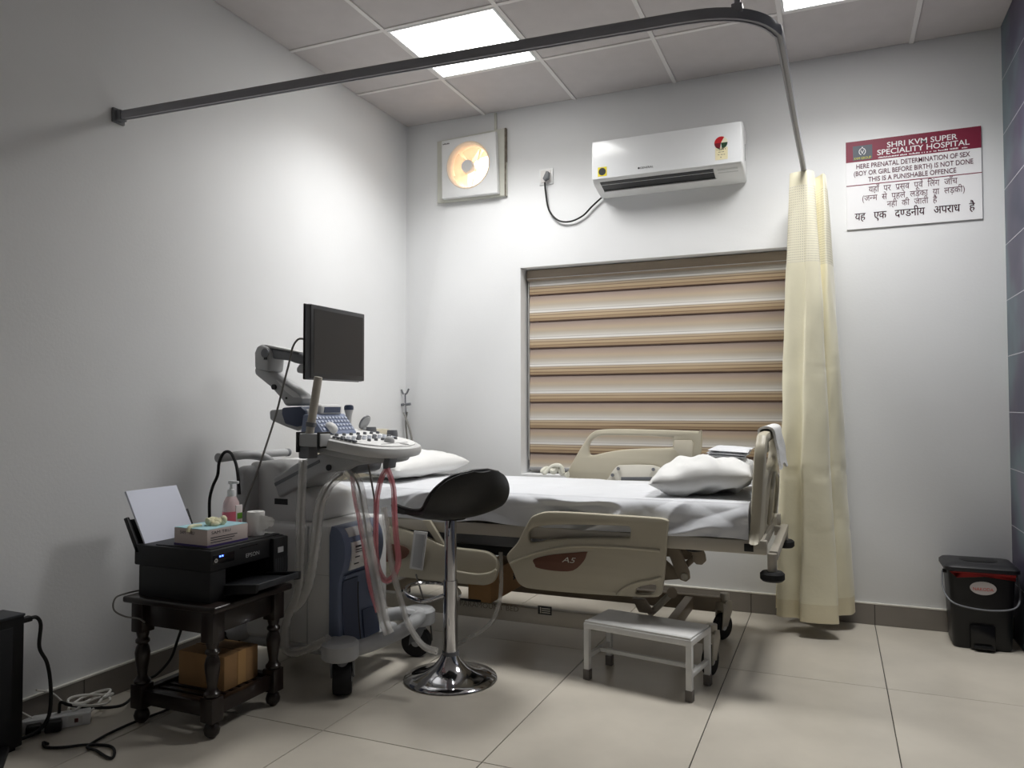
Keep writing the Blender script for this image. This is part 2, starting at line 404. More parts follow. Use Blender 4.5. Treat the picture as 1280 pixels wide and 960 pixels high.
b = B(); b.box(WX0+.014, WX1-.008, .0685, .0725, 1.905, 1.908); part('trim_line', b, WHITEP, cs_)
ZS = [1.798, 1.634, 1.468, 1.301, 1.137, .974, .826]
bounds = [1.108+(z-1.108)*1.0103 for z in [1.888]+ZS+[.742]]
for k in range(len(bounds)-1):
    zt, zb = bounds[k], bounds[k+1]; full = .165
    v0 = 0.0; v1 = min(1, (zt-zb)/full)
    if k == len(bounds)-2: v0, v1 = .5, 1
    b = B()
    def f(u, v, zt=zt, zb=zb, v0=v0, v1=v1):
        s = v0+(v1-v0)*v
        yy = .105-.010*math.sin(math.pi*min(1, s*1.02))**.7-.005*max(0, 1-s/.3)
        return Vector((WX0+.022+(WX1-WX0-.034)*u, yy, zb+(zt-zb)*v))
    b.grid(3, 22, f, lambda u, v, v0=v0, v1=v1: (u*1.6+k*.37, v0+(v1-v0)*v))
    o = part('blind_band', b, bm_, bl, sharp=60)
b = B(); b.cyl((WX0+.02, .102, .730), (WX1-.012, .102, .730), .011, n=14); part('bottom_bar', b, mat('bottom_bar_grey', (150, 150, 150), .4, metal=.3, var=.03), bl)
b = B(); b.tube([(WX0+.018, .09, 1.89), (WX0+.019, .088, 1.4), (WX0+.018, .09, .78)], .0018, 6); part('pull_cord', b, WCORD, bl)

# ================================================================== EXHAUST FAN
fx, fz = FANC
ft = thing('exhaust_fan', 'square white exhaust fan with round peach-lit opening high on back wall', 'exhaust fan', (fx, -.03, 2.43))
BOARD = mat('painted_board', (206, 206, 196), .6, var=.05, vscale=12)
b = B(); b.plate([(.243, 2.425), (.728, 2.42), (.724, 2.845), (.24, 2.825)], [circ(FANC, .152)], .022, .002, lambda u, v, w: (u, -.011-w, v)); part('backing_board', b, BOARD, ft)
b = B(); b.box(.640, .656, -.012, 0, 2.838, H-.003, .002); part('cable_conduit', b, BOARD, ft)
b = B(); b.box(.715, .726, -.0235, 0, 2.42, 2.845, .002); part('board_edge', b, mat('peeling_edge', (120, 112, 100), .9, var=.5, vscale=40), ft)
pc = [(.297, 2.437), (.687, 2.432), (.672, 2.818), (.293, 2.808)]
b = B(); b.plate(pc, [circ(FANC, .150, 40)], .040, .006, lambda u, v, w: (u, -.043-w, v)); hs = part('housing', b, WHITEP, ft)
b = B(); scribble(b, (.328, -.0640, 2.785), (1, 0, 0), (0, 0, 1), .046, .010, 2); part('maker_name', b, INK, hs)
PEACH = mat('fan_peach_plastic', (246, 232, 216), .4, var=.06, vscale=9)
b = B(); 
ring = lambda r, y: [Vector((fx+r*math.cos(2*math.pi*i/40), y, fz+r*math.sin(2*math.pi*i/40))) for i in range(40)]
b.loft([ring(.152, -.062), ring(.146, -.066), ring(.138, -.055), ring(.134, -.02), ring(.134, .14), ring(.140, .22)], caps=False); part('duct_ring', b, PEACH, ft)
b = B(); b.lathe([(.0, .018), (.036, .016), (.042, .006), (.042, -.02), (.030, -.05), (0, -.05)], (0, 0, 0), 28, Matrix.Translation((fx-.008, -.050, fz-.004)) @ Matrix.Rotation(R(90), 4, 'X')); part('hub', b, WHITEP, ft)
BLADE = mat('fan_blade_translucent', (248, 232, 214), .3, alpha=.55, var=.05)
for k in range(5):
    a0 = R(72*k+20); b = B()
    def f(u, v, a0=a0):
        r = .036+(.128-.036)*v; a = a0+(u-.5)*(R(58)+R(8)*v); tw = (u-.5)*.05*(1-.35*v)
        return Vector((fx+r*math.cos(a), -.012+tw, fz+r*math.sin(a)))
    b.grid(8, 8, f); bmesh.ops.solidify(b.bm, geom=b.bm.faces[:], thickness=.002); part('blade', b, BLADE, ft)
b = B()
for a in (0, 60, 120): c, s_ = math.cos(R(a+15)), math.sin(R(a+15)); b.cyl((fx-.138*c, .05, fz-.138*s_), (fx+.138*c, .05, fz+.138*s_), .004, n=6)
part('motor_bracket', b, PEACH, ft)
# outside the hole: a beige outer wall lit by a warm lamp
b = B(); b.box(-1.6, 1.4, .62, .70, 2.0, 4.0); single('outer_wall', b, mat('outer_wall_beige', (244, 226, 204), .8, var=.04), kind='structure')
ld = bpy.data.lights.new('outdoor_lamp', 'POINT'); ld.energy = 30; ld.color = (1, .90, .78); ld.shadow_soft_size = .05
lo = bpy.data.objects.new('outdoor_lamp', ld); col.objects.link(lo); lo.location = (.30, .42, 2.95)

# ================================================================== AIR CONDITIONER, SOCKET, CORD
ac = thing('air_conditioner', 'white wall-mounted split air conditioner above the window', 'air conditioner', (1.745, -.1, 2.335))
X0, X1 = 1.333, 2.158
b = B(); b.prism([(0, 2.622), (-.165, 2.622), (-.198, 2.606), (-.208, 2.575), (-.208, 2.398), (-.200, 2.384), (-.165, 2.368), (-.03, 2.335), (0, 2.335)], 'x', X0, X1, .012, 3); part('body', b, WHITEP, ac)
b = B(); b.box(X0+.006, X1-.006, -.2125, -.205, 2.392, 2.606, .005, 2); part('front_panel', b, mat('ac_front_white', (240, 242, 244), .18, var=.01), ac)
def acslope(t, off=.002): # along the sloping underside, t from front to back
    p0, p1 = Vector((0, -.197, 2.383)), Vector((0, -.03, 2.335)); d = p1-p0; n = Vector((0, -d.z, d.y)); n = Vector((0, d.z, -d.y)).normalized()
    return p0+d*t+n*off
def slopebox(x0, x1, t0, t1, o0, o1):
    q = B(); a, c, d, e_ = acslope(t0, o0), acslope(t1, o0), acslope(t1, o1), acslope(t0, o1)
    q.prism([(a.y, a.z), (c.y, c.z), (d.y, d.z), (e_.y, e_.z)], 'x', x0, x1); return q
part('air_outlet', slopebox(X0+.045, X1-.155, .05, .56, -.004, .0055), BLACKG, ac)
b = slopebox(X0+.045, X1-.150, .56, .60, -.004, .012); part('louvre_vane', b, WHITEP, ac)
b = slopebox(X1-.150, X1-.146, .04, .60, -.004, .010); part('outlet_edge', b, WHITEP, ac)
b = slopebox(X1-.135, X1-.03, .10, .32, -.004, .0052); part('display_strip', b, mat('ac_display', (205, 207, 206), .3, var=.03), ac)
fy = -.2132
b = B(); txt('GENERAL', b, (1.650, fy, 2.425), (1, 0, 0), (0, 0, 1), w=.074, h=.011); b.lathe([(0, 0), (.0055, 0), (.0055, .0006), (0, .0006)], (0, 0, 0), 12, Matrix.Translation((1.606, fy, 2.425)) @ Matrix.Rotation(R(90), 4, 'X')); part('brand_lettering', b, INK, ac)
b = B(); b.box(1.372, 1.424, fy-.0008, fy, 2.405, 2.457); s1 = part('yellow_sticker', b, YELLOW, ac)
b = B(); b.lathe([(0, 0), (.021, 0), (.021, .0008), (0, .0008)], (0, 0, 0), 20, Matrix.Translation((1.398, fy-.0008, 2.431)) @ Matrix.Rotation(R(90), 4, 'X')); s2 = part('seal', b, mat('seal_black', (26, 32, 26), .5, var=.1), s1)
b = B(); b.box(2.018, 2.082, fy-.0008, fy, 2.415, 2.480); s3 = part('energy_label', b, mat('label_cream', (238, 228, 190), .5, var=.02), ac)
def fan_poly(c, r, a0, a1, n=12): return [c]+[(c[0]+r*math.cos(R(a0+(a1-a0)*i/n)), c[1]+r*math.sin(R(a0+(a1-a0)*i/n))) for i in range(n+1)]
for (a0, a1), m_ in (((60, 180), mat('label_red', (196, 30, 40), .5, var=.05)), ((0, 60), mat('label_cream2', (240, 236, 210), .5, var=.02)), ((180, 260), mat('label_maroon', (120, 20, 34), .5, var=.05)), ((280, 360), mat('label_green', (40, 70, 44), .5, var=.05))):
    b = B(); b.prism(fan_poly((2.048, 2.505), .034, a0, a1), 'y', fy-.0008, fy); part('label_wedge', b, m_, s3)
b = B()
for i in range(4): scribble(b, (2.05, fy-.0009, 2.47-.014*i), (1, 0, 0), (0, 0, 1), (.048, .03, .036, .010)[i], (.006, .004, .004, .007)[i], 9+i)
part('label_print', b, INK, s3)
b = B(); b.cyl((X0-.004, -.12, 2.42), (X0+.004, -.12, 2.42), .012, n=14); part('side_screw_cap', b, USG2, ac)
b = B(); b.box(X1-.001, X1+.001, -.10, -.09, 2.43, 2.52); part('side_slot', b, USG3, ac)
so = thing('wall_socket', 'white wall socket with a plug in it left of the air conditioner', 'socket', (.985, 0, 2.46))
b = B(); b.box(.940, 1.030, -.008, 0, 2.462, 2.560, .003); part('cover_plate', b, WHITEP, so)
b = B(); b.box(.952, 1.018, -.014, -.006, 2.474, 2.548, .002); part('switch_module', b, GRID, so)
pg = thing('appliance_cord', 'black power cord looping from wall socket to air conditioner', 'cord', (1.1, -.02, 2.3))
b = B(); b.prism([(.998, 2.535), (1.014, 2.53), (1.012, 2.49), (.985, 2.478), (.975, 2.49)], 'y', -.045, -.012, .004); part('plug', b, USG3, pg)
def on_wall(pts, y=-.012): return [AY(a, c, y) for a, c in pts]
b = B(); b.tube(on_wall([(681, 228), (682, 240), (686, 262), (697, 275), (712, 277), (728, 270), (740, 258), (753, 246)], -.02), .0055, 8); part('cable', b, CORD, pg)

# ================================================================== NOTICE SIGN
sg = thing('notice_sign', 'white and maroon hospital notice board on back wall right of the curtain', 'sign', (2.96, -.006, 2.025))
SX, SZ, SW, SH = 2.655, 2.027, .609, .460
b = B(); b.box(SX, SX+SW, -.009, 0, SZ, SZ+SH, .001, 1); part('board', b, SIGNW, sg)
b = B(); b.box(SX, SX+SW, -.0098, -.0088, SZ+SH*.765, SZ+SH); hd = part('header_band', b, MAROON, sg)
b = B(); b.box(SX, SX+SW, -.0098, -.0088, SZ+SH*.493, SZ+SH*.502); part('divider_line', b, MAROON, sg)
U, V = (1, 0, 0), (0, 0, 1)
def spos(u, v, y=-.0099): return (SX+SW*u, y, SZ+SH*(1-v))
b = B(); txt('SHRI KVM SUPER', b, spos(.575, .083), U, V, w=SW*.515, h=SH*.058, bold=.011); txt('SPECIALITY HOSPITAL', b, spos(.58, .158), U, V, w=SW*.675, h=SH*.058, bold=.011)
scribble(b, spos(.578, .213), U, V, SW*.675, SH*.018, 4); part('header_lettering', b, SIGNW, hd)
b = B(); b.box(SX+SW*.055, SX+SW*.205, -.0104, -.0096, SZ+SH*.782, SZ+SH*.945); lg = part('logo_panel', b, SIGNG, hd)
b = B(); cx_, cz_ = SX+SW*.128, SZ+SH*.875
for a0, a1 in ((100, 250), (-70, 80)):
    o_ = [(cx_+.0165*math.cos(R(a0+(a1-a0)*i/14)), cz_+.0185*math.sin(R(a0+(a1-a0)*i/14))) for i in range(15)]
    i_ = [(cx_+.0135*math.cos(R(a0+(a1-a0)*i/14)), cz_+.0155*math.sin(R(a0+(a1-a0)*i/14))) for i in range(15)]
    b.prism(o_+i_[::-1], 'y', -.011, -.0103)
txt('V', b, (cx_, -.0111, cz_-.002), U, V, w=.017, h=.020); b.prism(circ((cx_, cz_+.0215), .0032, 10), 'y', -.011, -.0103)
part('logo_emblem', b, SIGNW, lg)
b = B(); txt('KVM GROUP', b, spos(.13, .198, -.0106), U, V, w=SW*.13, h=SH*.026); part('logo_lettering', b, mat('logo_yellow', (214, 206, 60), .5, var=.03), lg)
DK = mat('sign_print', (88, 38, 56), .5, var=.03)
b = B(); txt('HERE PRENATAL DETERMINATION OF SEX', b, spos(.50, .290), U, V, w=SW*.84, h=SH*.052, bold=.011); part('english_line', b, DK, sg)
b = B(); txt('(BOY OR GIRL BEFORE BIRTH) IS NOT DONE', b, spos(.50, .370), U, V, w=SW*.88, h=SH*.052, bold=.011); part('english_line', b, DK, sg)
b = B(); txt('THIS IS A PUNISHABLE OFFENCE', b, spos(.495, .448), U, V, w=SW*.65, h=SH*.052, bold=.011); part('english_line', b, DK, sg)
# Devanagari: glyphs placed one by one, half forms and hooks shaped here
def glyph(s):
    cu = bpy.data.curves.new('tmp', 'FONT'); cu.body = s; cu.resolution_u = 3
    o = bpy.data.objects.new('tmp', cu); col.objects.link(o); me = o.to_mesh()
    r = ([Vector(q.co) for q in me.vertices], [tuple(p.vertices) for p in me.polygons])
    o.to_mesh_clear(); bpy.data.objects.remove(o); bpy.data.curves.remove(cu); return r
BARX = max(v.x for v in glyph('I')[0])
def advance(s): return max(v.x for v in glyph(s+'I')[0])-BARX
def ribbon(pts, w):
    P = cr([(p[0], p[1], 0) for p in pts], 5); vs = []; n = len(P)
    for i, p in enumerate(P):
        d = (P[min(i+1, n-1)]-P[max(i-1, 0)]).normalized(); q = Vector((-d.y, d.x, 0))*w/2; vs += [p+q, p-q]
    return vs, [(2*i, 2*i+1, 2*i+3, 2*i+2) for i in range(n-1)]
def hindi(tokens, b, org, w, h, bold=0):
    vs, fs = [], []; cx = 0.0
    def put(g, dx):
        k = len(vs); vs.extend(v+Vector((dx, 0, 0)) for v in g[0]); fs.extend(tuple(i+k for i in f_) for f_ in g[1])
    for t in tokens:
        if isinstance(t, str):
            put(glyph(t), cx); cx += advance(t) if t.strip() else .30*len(t)
        elif t[0] == 'half':
            g = glyph(t[1]); q = bmesh.new(); V_ = [q.verts.new(v) for v in g[0]]
            for f_ in g[1]: q.faces.new([V_[i] for i in f_])
            cut = advance(t[1])-t[2]
            bmesh.ops.bisect_plane(q, geom=q.verts[:]+q.edges[:]+q.faces[:], plane_co=(cut, 0, 0), plane_no=(1, 0, 0), clear_outer=True)
            q.verts.index_update(); put(([v.co.copy() for v in q.verts], [tuple(v.index for v in f_.verts) for f_ in q.faces]), cx); q.free(); cx += cut
        elif t[0] == 'reph': put(ribbon([(-.10, .62), (-.02, .70), (-.02, .80), (-.10, .86), (-.20, .82)], .06), cx-.08)
        elif t[0] == 'rakar': put(ribbon([(-.16, .22), (-.28, .12), (-.40, .02)], .07), cx)
    if bold:
        k = len(vs); vs2 = [v+Vector((bold, 0, 0)) for v in vs]; n0 = len(fs); vs = vs+vs2; fs = fs+[tuple(i+k for i in f_) for f_ in fs[:n0]]
    flat(vs, fs, b, org, U, V, w, h, None, 'C', .0002, cap=.62)
def hline(*a):
    q = B(); hindi(a[0], q, *a[1:]); part('hindi_line', q, DK, sg, kind='stuff')
hindi_ = hline
hindi_(['यहाँ', '  ', 'पर', '  ', 'प', ('rakar',), 'सव', '  ', 'पू', 'व', ('reph',), '  ', 'िलंग', '  ', 'जाँच'], spos(.50, .565), SW*.655, SH*.062)
hindi_(['(', 'ज', ('half', 'न', .17), 'म', '  ', 'से', '  ', 'पहले', '  ', 'लड़का', '  ', 'या', '  ', 'लड़की', ')'], spos(.50, .660), SW*.755, SH*.060)
hindi_(['नही', '  ', 'की', '  ', 'जाती', '  ', 'है'], spos(.495, .748), SW*.37, SH*.060)
hindi_(['यह', '   ', 'एक', '   ', 'द', ('half', 'ण', .17), 'डनीय', '   ', 'अपराध', '   ', 'है'], spos(.505, .862), SW*.885, SH*.078, .03)

# ================================================================== CURTAIN TRACK AND CURTAIN
TZ = 2.253
tr = thing('curtain_track', 'grey L-shaped curtain track running from left wall to above the curtain', 'curtain track', (1.2, -1.5, TZ))
path = [(.02, -2.195), (.6, -2.165), (1.2, -2.135), (1.8, -2.103), (2.13, -2.085)]
ce = Vector((2.22, -1.84, 0))
arc = [Vector((2.20, -2.080, TZ)), Vector((2.275, -2.066, TZ)), Vector((2.345, -2.032, TZ)), Vector((2.400, -1.975, TZ)), Vector((2.432, -1.90, TZ)), Vector((2.441, -1.82, TZ))]
P = [Vector((x, y, TZ)) for x, y in path]+arc+[Vector((2.450, -1.2, TZ)), Vector((2.460, -.55, TZ)), Vector((2.465, -.01, TZ))]
def rail(P, prof):
    rings = []
    for i, p in enumerate(P):
        d = (P[min(i+1, len(P)-1)]-P[max(i-1, 0)]); d.z = 0; d.normalize(); n = Vector((d.y, -d.x, 0))
        rings.append([p+n*a+Vector((0, 0, c)) for a, c in prof])
    return rings
b = B(); Pc = P[:5]+[q for q in cr(P[4:12], 3)][1:]+P[12:]
b.loft(rail(Pc, [(-.011, -.016), (-.004, -.017), (-.004, -.012), (.004, -.012), (.004, -.017), (.011, -.016), (.013, 0), (.011, .016), (-.011, .016), (-.013, 0)])); part('rail', b, STEELD, tr)
b = B(); b.box(0, .012, -2.222, -2.168, TZ-.03, TZ+.028, .003); b.box(.010, .035, -2.212, -2.178, TZ-.022, TZ+.020, .004); b2 = part('wall_bracket', b, USG3, tr)
b = B(); b.cyl((.012, -2.195, TZ-.02), (.016, -2.195, TZ-.02), .005, n=8); part('screw', b, CHROME, b2)
b = B(); q = Vector((2.335, -2.038, 0)); b.cyl((q.x, q.y, TZ+.01), (q.x, q.y, H), .009, n=12); b.cyl((q.x, q.y, H-.012), (q.x, q.y, H-.001), .03, n=18); b.box(q.x-.016, q.x+.016, q.y-.016, q.y+.016, TZ+.004, TZ+.03, .003); part('ceiling_hanger', b, STEELD, tr)
b = B(); b.box(2.44, 2.49, -.02, 0, TZ-.025, TZ+.025, .003); part('end_bracket', b, USG3, tr)
# curtain cloth: folded path in plan, wider towards the floor
CT = thing('privacy_curtain', 'cream privacy curtain with net top gathered beside the window', 'curtain', (2.46, -.27, .08))
top = [(2.425, -.06), (2.405, -.17), (2.52, -.13), (2.535, -.24), (2.415, -.22), (2.400, -.40), (2.408, -.435), (2.468, -.452), (2.492, -.444), (2.508, -.40), (2.500, -.30), (2.530, -.34), (2.548, -.37), (2.560, -.30), (2.550, -.16), (2.50, -.08)]
bot = [(2.345, -.05), (2.285, -.17), (2.36, -.13), (2.44, -.20), (2.33, -.22), (2.302, -.30), (2.330, -.338), (2.412, -.322), (2.425, -.388), (2.560, -.372), (2.588, -.325), (2.535, -.22), (2.590, -.20), (2.655, -.15), (2.655, -.05), (2.52, -.03)]
NF = 10; tp = cr([(x, y, 0) for x, y in top], NF); bp_ = cr([(x, y, 0) for x, y in bot], NF); NP = len(tp)
bend = lambda z: ((2.24-z)/2.2)
def cloth(u, z):
    i = u*(NP-1); k = min(int(i), NP-2); t = i-k
    a = tp[k].lerp(tp[k+1], t); c = bp_[k].lerp(bp_[k+1], t); s_ = max(0, bend(z)); s_ = s_**.85
    p = a.lerp(c, s_); n_ = noise.noise(Vector((u*9, z*2.2, 3)))*.010*min(1, s_*3)+noise.noise(Vector((u*26, z*6, 9)))*.004*min(1, s_*3)
    for zc, a_ in ((1.30, .002), (.80, .004), (.52, .003)): n_ -= a_*math.exp(-((z-zc-.02*math.sin(u*40))/.010)**2)
    return Vector((p.x+n_, p.y-n_*.7, z))
per = [0]
for i in range(NP-1): per.append(per[-1]+(bp_[i+1]-bp_[i]).length)
def cuv(u, z): k = min(int(u*(NP-1)), NP-2); t = u*(NP-1)-k; return (per[k]+(per[k+1]-per[k])*t, z)
def curt(name, z0, z1, m, nv, parent=CT, th=.0016):
    q = B(); q.grid(NP, nv, lambda u, v: cloth(u, z0+(z1-z0)*v), lambda u, v: cuv(u, z0+(z1-z0)*v)); return part(name, q, m, parent, sharp=80)
CURT = mat('cream_curtain_cloth', (242, 236, 208), .55, var=.04, vscale=5, bump=.10, bscale=40, sheen=.3)
HEM = mat('cream_hem_cloth', (232, 223, 192), .55, var=.04, vscale=5, bump=.10, bscale=40)
NET = mat('cream_net', (242, 237, 214), .7, bump=.05)
nt = NET.node_tree; L = nt.links.new; pb = nt.nodes['Principled BSDF']
uvn = nt.nodes.new('ShaderNodeUVMap'); sp = nt.nodes.new('ShaderNodeSeparateXYZ'); L(uvn.outputs[0], sp.inputs[0])
def pp(sock, per_, wd_):
    a = nt.nodes.new('ShaderNodeMath'); a.operation = 'PINGPONG'; L(sock, a.inputs[0]); a.inputs[1].default_value = per_/2
    c = nt.nodes.new('ShaderNodeMath'); c.operation = 'LESS_THAN'; L(a.outputs[0], c.inputs[0]); c.inputs[1].default_value = wd_; return c
a1, a2 = pp(sp.outputs['X'], .012, .0030), pp(sp.outputs['Y'], .012, .0032)
mm = nt.nodes.new('ShaderNodeMath'); mm.operation = 'MAXIMUM'; L(a1.outputs[0], mm.inputs[0]); L(a2.outputs[0], mm.inputs[1])
mr = nt.nodes.new('ShaderNodeMapRange'); L(mm.outputs[0], mr.inputs[0]); mr.inputs[3].default_value = .66; mr.inputs[4].default_value = 1; L(mr.outputs[0], pb.inputs['Alpha'])
curt('header_tape', 2.172, 2.236, CURT, 3)
curt('net_panel', 1.805, 2.172, NET, 12)
curt('cloth_panel', .165, 1.805, CURT, 70)
curt('hem', .078, .165, HEM, 5)
for y in (-.42, -.34, -.26, -.18, -.10): b = B(); b.cyl((2.462, y, TZ-.016), (2.462, y, TZ-.04), .004, n=8); part('runner', b, WHITEP, CT)

# ================================================================== HOSPITAL BED
bed = thing('hospital_bed', 'beige electric hospital bed with folding side rails under the window', 'bed', (1.23, -.79, 0))
def yplate(pix, holes, y, th, bev, sm=5, mp=None):
    q = B(); f = lambda lp: [(p.x, p.z) for p in cr([AY(a, c, y) for a, c in lp], sm, True)]
    q.plate(f(pix), [f(h) for h in holes], th, bev, lambda u, v, w: (u, y+th/2-w, v)); return q
YN = -1.252
c1 = crop(600, 620, .28125)
o1 = c1([(115, 270), (130, 245), (165, 205), (215, 110), (250, 82), (330, 70), (600, 85), (780, 97), (815, 102), (836, 112), (834, 140), (820, 320), (808, 425), (795, 445), (770, 452), (640, 448), (400, 432), (230, 415), (185, 402), (162, 380), (145, 340), (125, 300)])
h1 = c1([(213, 175), (222, 152), (245, 140), (330, 129), (500, 130), (640, 134), (664, 142), (668, 160), (662, 182), (640, 188), (480, 188), (320, 195), (235, 208), (218, 200)])
h2 = c1([(690, 425), (702, 408), (735, 399), (772, 395), (781, 408), (770, 430), (735, 437), (700, 438)])
nr = part('side_rail', yplate(o1, [h1, h2], YN, .034, .010), BEIGE, bed)
part('emblem', yplate(c1([(235, 285), (265, 272), (330, 260), (420, 252), (474, 248), (474, 256), (460, 290), (412, 332), (330, 333), (255, 320), (243, 305)]), [], YN-.003, .003, .001, 3), EMBLEM, nr)
b = B(); txt('A5', b, AY(711, 700, YN-.0045), (1, 0, 0), (0, 0, 1), w=.062, h=.022, shear=.3); part('emblem_lettering', b, BEIGE2, nr)
b = B()  # raised crease running across the rail
cp = [AY(a, c, YN-.002) for a, c in c1([(135, 300), (240, 255), (400, 225), (600, 228), (800, 245)])]; b.tube(cp, .006, 8); part('moulded_ridge', b, BEIGE, nr)
cp = [AY(a, c, YN-.001) for a, c in c1([(610, 440), (640, 412), (700, 385), (760, 375), (805, 362)])]; b = B(); b.tube(cp, .006, 8); part('moulded_ridge', b, BEIGE, nr)
c2 = crop(490, 630, .177)
o2 = c2([(-190, 140), (-60, 150), (145, 205), (235, 235), (350, 290), (460, 312), (600, 328), (670, 342), (720, 375), (744, 425), (738, 490), (710, 550), (655, 576), (560, 572), (460, 562), (200, 535), (-50, 500), (-190, 470)])
lr = part('side_rail', yplate(o2, [], -1.245, .034, .010), BEIGE, bed)
part('control_panel', yplate(c2([(155, 190), (248, 200), (214, 470), (122, 455)]), [], -1.265, .006, .001, 1), USG, lr)
part('control_keys', yplate(c2([(167, 208), (232, 215), (203, 455), (140, 442)]), [], -1.2685, .003, .0006, 1), USG2, lr)
part('emblem', yplate(c2([(-60, 290), (20, 285), (85, 300), (122, 330), (105, 370), (70, 390), (-20, 410), (-60, 390)]), [], -1.2635, .003, .0008, 2), EMBLEM, lr)
b = B(); b.tube([AY(a, c, -1.263) for a, c in c2([(460, 480), (600, 500), (690, 490), (735, 465)])], .006, 8); part('moulded_ridge', b, BEIGE, lr)
b = B(); b.prism([(p.x, p.z) for p in (AY(a, c, -1.24) for a, c in c2([(205, 118), (262, 118), (372, 300), (350, 330)]))], 'y', -1.235, -1.215, .003); part('rail_arm', b, BEIGE, bed)
# far side rail, raised
YF = -.325; c3 = crop(680, 520, .25)
o3 = c3([(128, 255), (150, 215), (185, 155), (215, 108), (245, 80), (285, 68), (400, 66), (600, 70), (770, 76), (786, 82), (788, 120), (782, 190), (760, 225), (750, 300), (748, 360), (400, 380), (130, 360), (118, 290)])
h3 = c3([(222, 160), (230, 130), (255, 108), (300, 98), (450, 98), (620, 106), (641, 112), (641, 150), (625, 160), (450, 165), (330, 178), (245, 196), (226, 188)])
fr = part('side_rail', yplate(o3, [h3], YF, .034, .010), BEIGE, bed)
bk = part('bracket_plate', yplate(c3([(320, 345), (322, 310), (360, 255), (400, 245), (545, 246), (592, 272), (606, 310), (606, 345)]), [], YF-.018, .008, .002, 2), BEIGE2, fr)
for a, c in c3([(372, 263), (547, 267), (343, 295), (578, 301)]):
    p = AY(a, c, YF-.021); b = B(); b.cyl(p, p+Vector((0, -.006, 0)), .009, n=12); part('screw', b, USG3, bk)
part('latch_slot', yplate(c3([(385, 305), (540, 305), (540, 322), (385, 322)]), [], YF-.0235, .004, .001, 1), USG3, bk)
b = B(); b.prism([(p.x, p.z) for p in (AY(a, c, YF) for a, c in c3([(655, 120), (740, 120), (750, 135), (742, 205), (700, 215), (655, 165)]))], 'y', YF-.0195, YF-.016, .001); part('recess_panel', b, mat('bed_beige_recess', (192, 185, 168), .45, var=.02), fr)
# deck frame
b = B()
for y in (-1.195, -.39): b.box(.20, 2.335, y-.018, y+.018, .535, .590, .006)
b.box(.20, .24, -1.19, -.39, .54, .58); b.box(2.28, 2.32, -1.19, -.39, .54, .585)
part('deck_frame', b, BEDMET, bed)
for x0, x1 in ((.24, .92), (.93, 1.22), (1.23, 1.60), (1.61, 2.27)):
    b = B(); b.box(x0, x1, -1.170, -.415, .583, .600, .004); part('deck_panel', b, BEDMET, bed)
b = B(); b.box(2.25, 2.285, -1.2165, -1.210, .545, .575, .002); part('end_socket', b, BLACK, bed)
b = B(); b.tube([AY(a, c, -1.2) for a, c in ((853, 683), (862, 688), (876, 688), (886, 681))], .005, 8); part('cable_loop', b, CORD, bed)
# boards at both ends
def endboard(xc, y0, y1, z0, z1, lean, hole=True):
    q = B(); w = y1-y0
    out = [(y0+.02, z0), (y0, z0+.05), (y0+.005, z1-.10), (y0+.05, z1-.025), (y0+.14, z1), (y1-.14, z1), (y1-.05, z1-.025), (y1-.005, z1-.10), (y1, z0+.05), (y1-.02, z0)]
    hl = [(y0+.10, z1-.07), (y0+.16, z1-.045), (y1-.16, z1-.045), (y1-.10, z1-.07), (y1-.12, z1-.13), (y1-.2, z1-.155), (y0+.2, z1-.155), (y0+.12, z1-.13)]
    f = lambda lp: [(p.x, p.y) for p in cr([(a, c, 0) for a, c in lp], 3, True)]
    q.plate(f(out), [f(hl)] if hole else [], .042, .013, lambda u, v, ww: (xc+lean*(v-z0)/(z1-z0)+ww, u, v)); return q
hb = part('end_board', endboard(2.288, -1.215, -.385, .575, 1.005, .028), BEIGE, bed)
b = B(); b.tube([(2.325, -.98, .62), (2.338, -.97, .76), (2.338, -.80, .82), (2.338, -.63, .76), (2.325, -.62, .62)], .008, 8); part('moulded_ridge', b, BEIGE, hb)
lb_ = part('end_board', endboard(.165, -1.215, -.385, .575, .985, -.02), BEIGE, bed)
# end cross bar with bumper wheels
b = B(); b.box(2.340, 2.372, -1.18, -.44, .512, .548, .004); part('end_crossbar', b, BEDMET, bed)
for y in (-1.195, -.43):
    b = B(); b.cyl((2.352, y, .54), (2.352, y, .47), .018, n=14); q = part('bumper_post', b, BEDMET, bed)
    b = B(); b.lathe([(.0, .436), (.038, .436), (.046, .444), (.046, .464), (.038, .472), (0, .472)], (2.352, y, 0), 22); part('bumper_wheel', b, RUBBER, q)
b = B(); b.box(2.32, 2.345, -.62, -.58, .52, .56); part('bar_bracket', b, BEDMET, bed)
# base frame
for y in (-1.05, -.53):
    b = B(); b.box(.30, 2.07, y-.022, y+.022, .125, .195, .004); bm0 = part('base_beam', b, BROWNM if y > -1 else BEDMET, bed)
    if y < -1:
        b = B(); txt('PARAMOUNT BED', b, AY(611, 757.5, -1.0725), (1, 0, 0), (0, 0, 1), w=.30, h=.024); part('beam_lettering', b, mat('beam_print', (120, 112, 98), .5, var=.05), bm0)
        p = AY(681, 763, -1.0725); b = B(); b.box(p.x-.033, p.x+.033, -1.0735, -1.0715, p.z-.019, p.z+.019); bl_ = part('black_badge', b, BLACK, bm0)
        b = B(); b.box(p.x-.022, p.x-.018, -1.0745, -1.0730, p.z-.013, p.z+.013)
        for k in range(3): b.box(p.x-.014, p.x+.026, -1.0745, -1.0730, p.z-.012+.009*k, p.z-.008+.009*k)
        part('badge_bars', b, BEIGE2, bl_)
        p = AY(588, 750, -1.0725); b = B(); b.box(p.x-.055, p.x+.055, -1.0735, -1.0715, p.z-.005, p.z+.005, .002); part('badge_strip', b, BLACK, bm0)
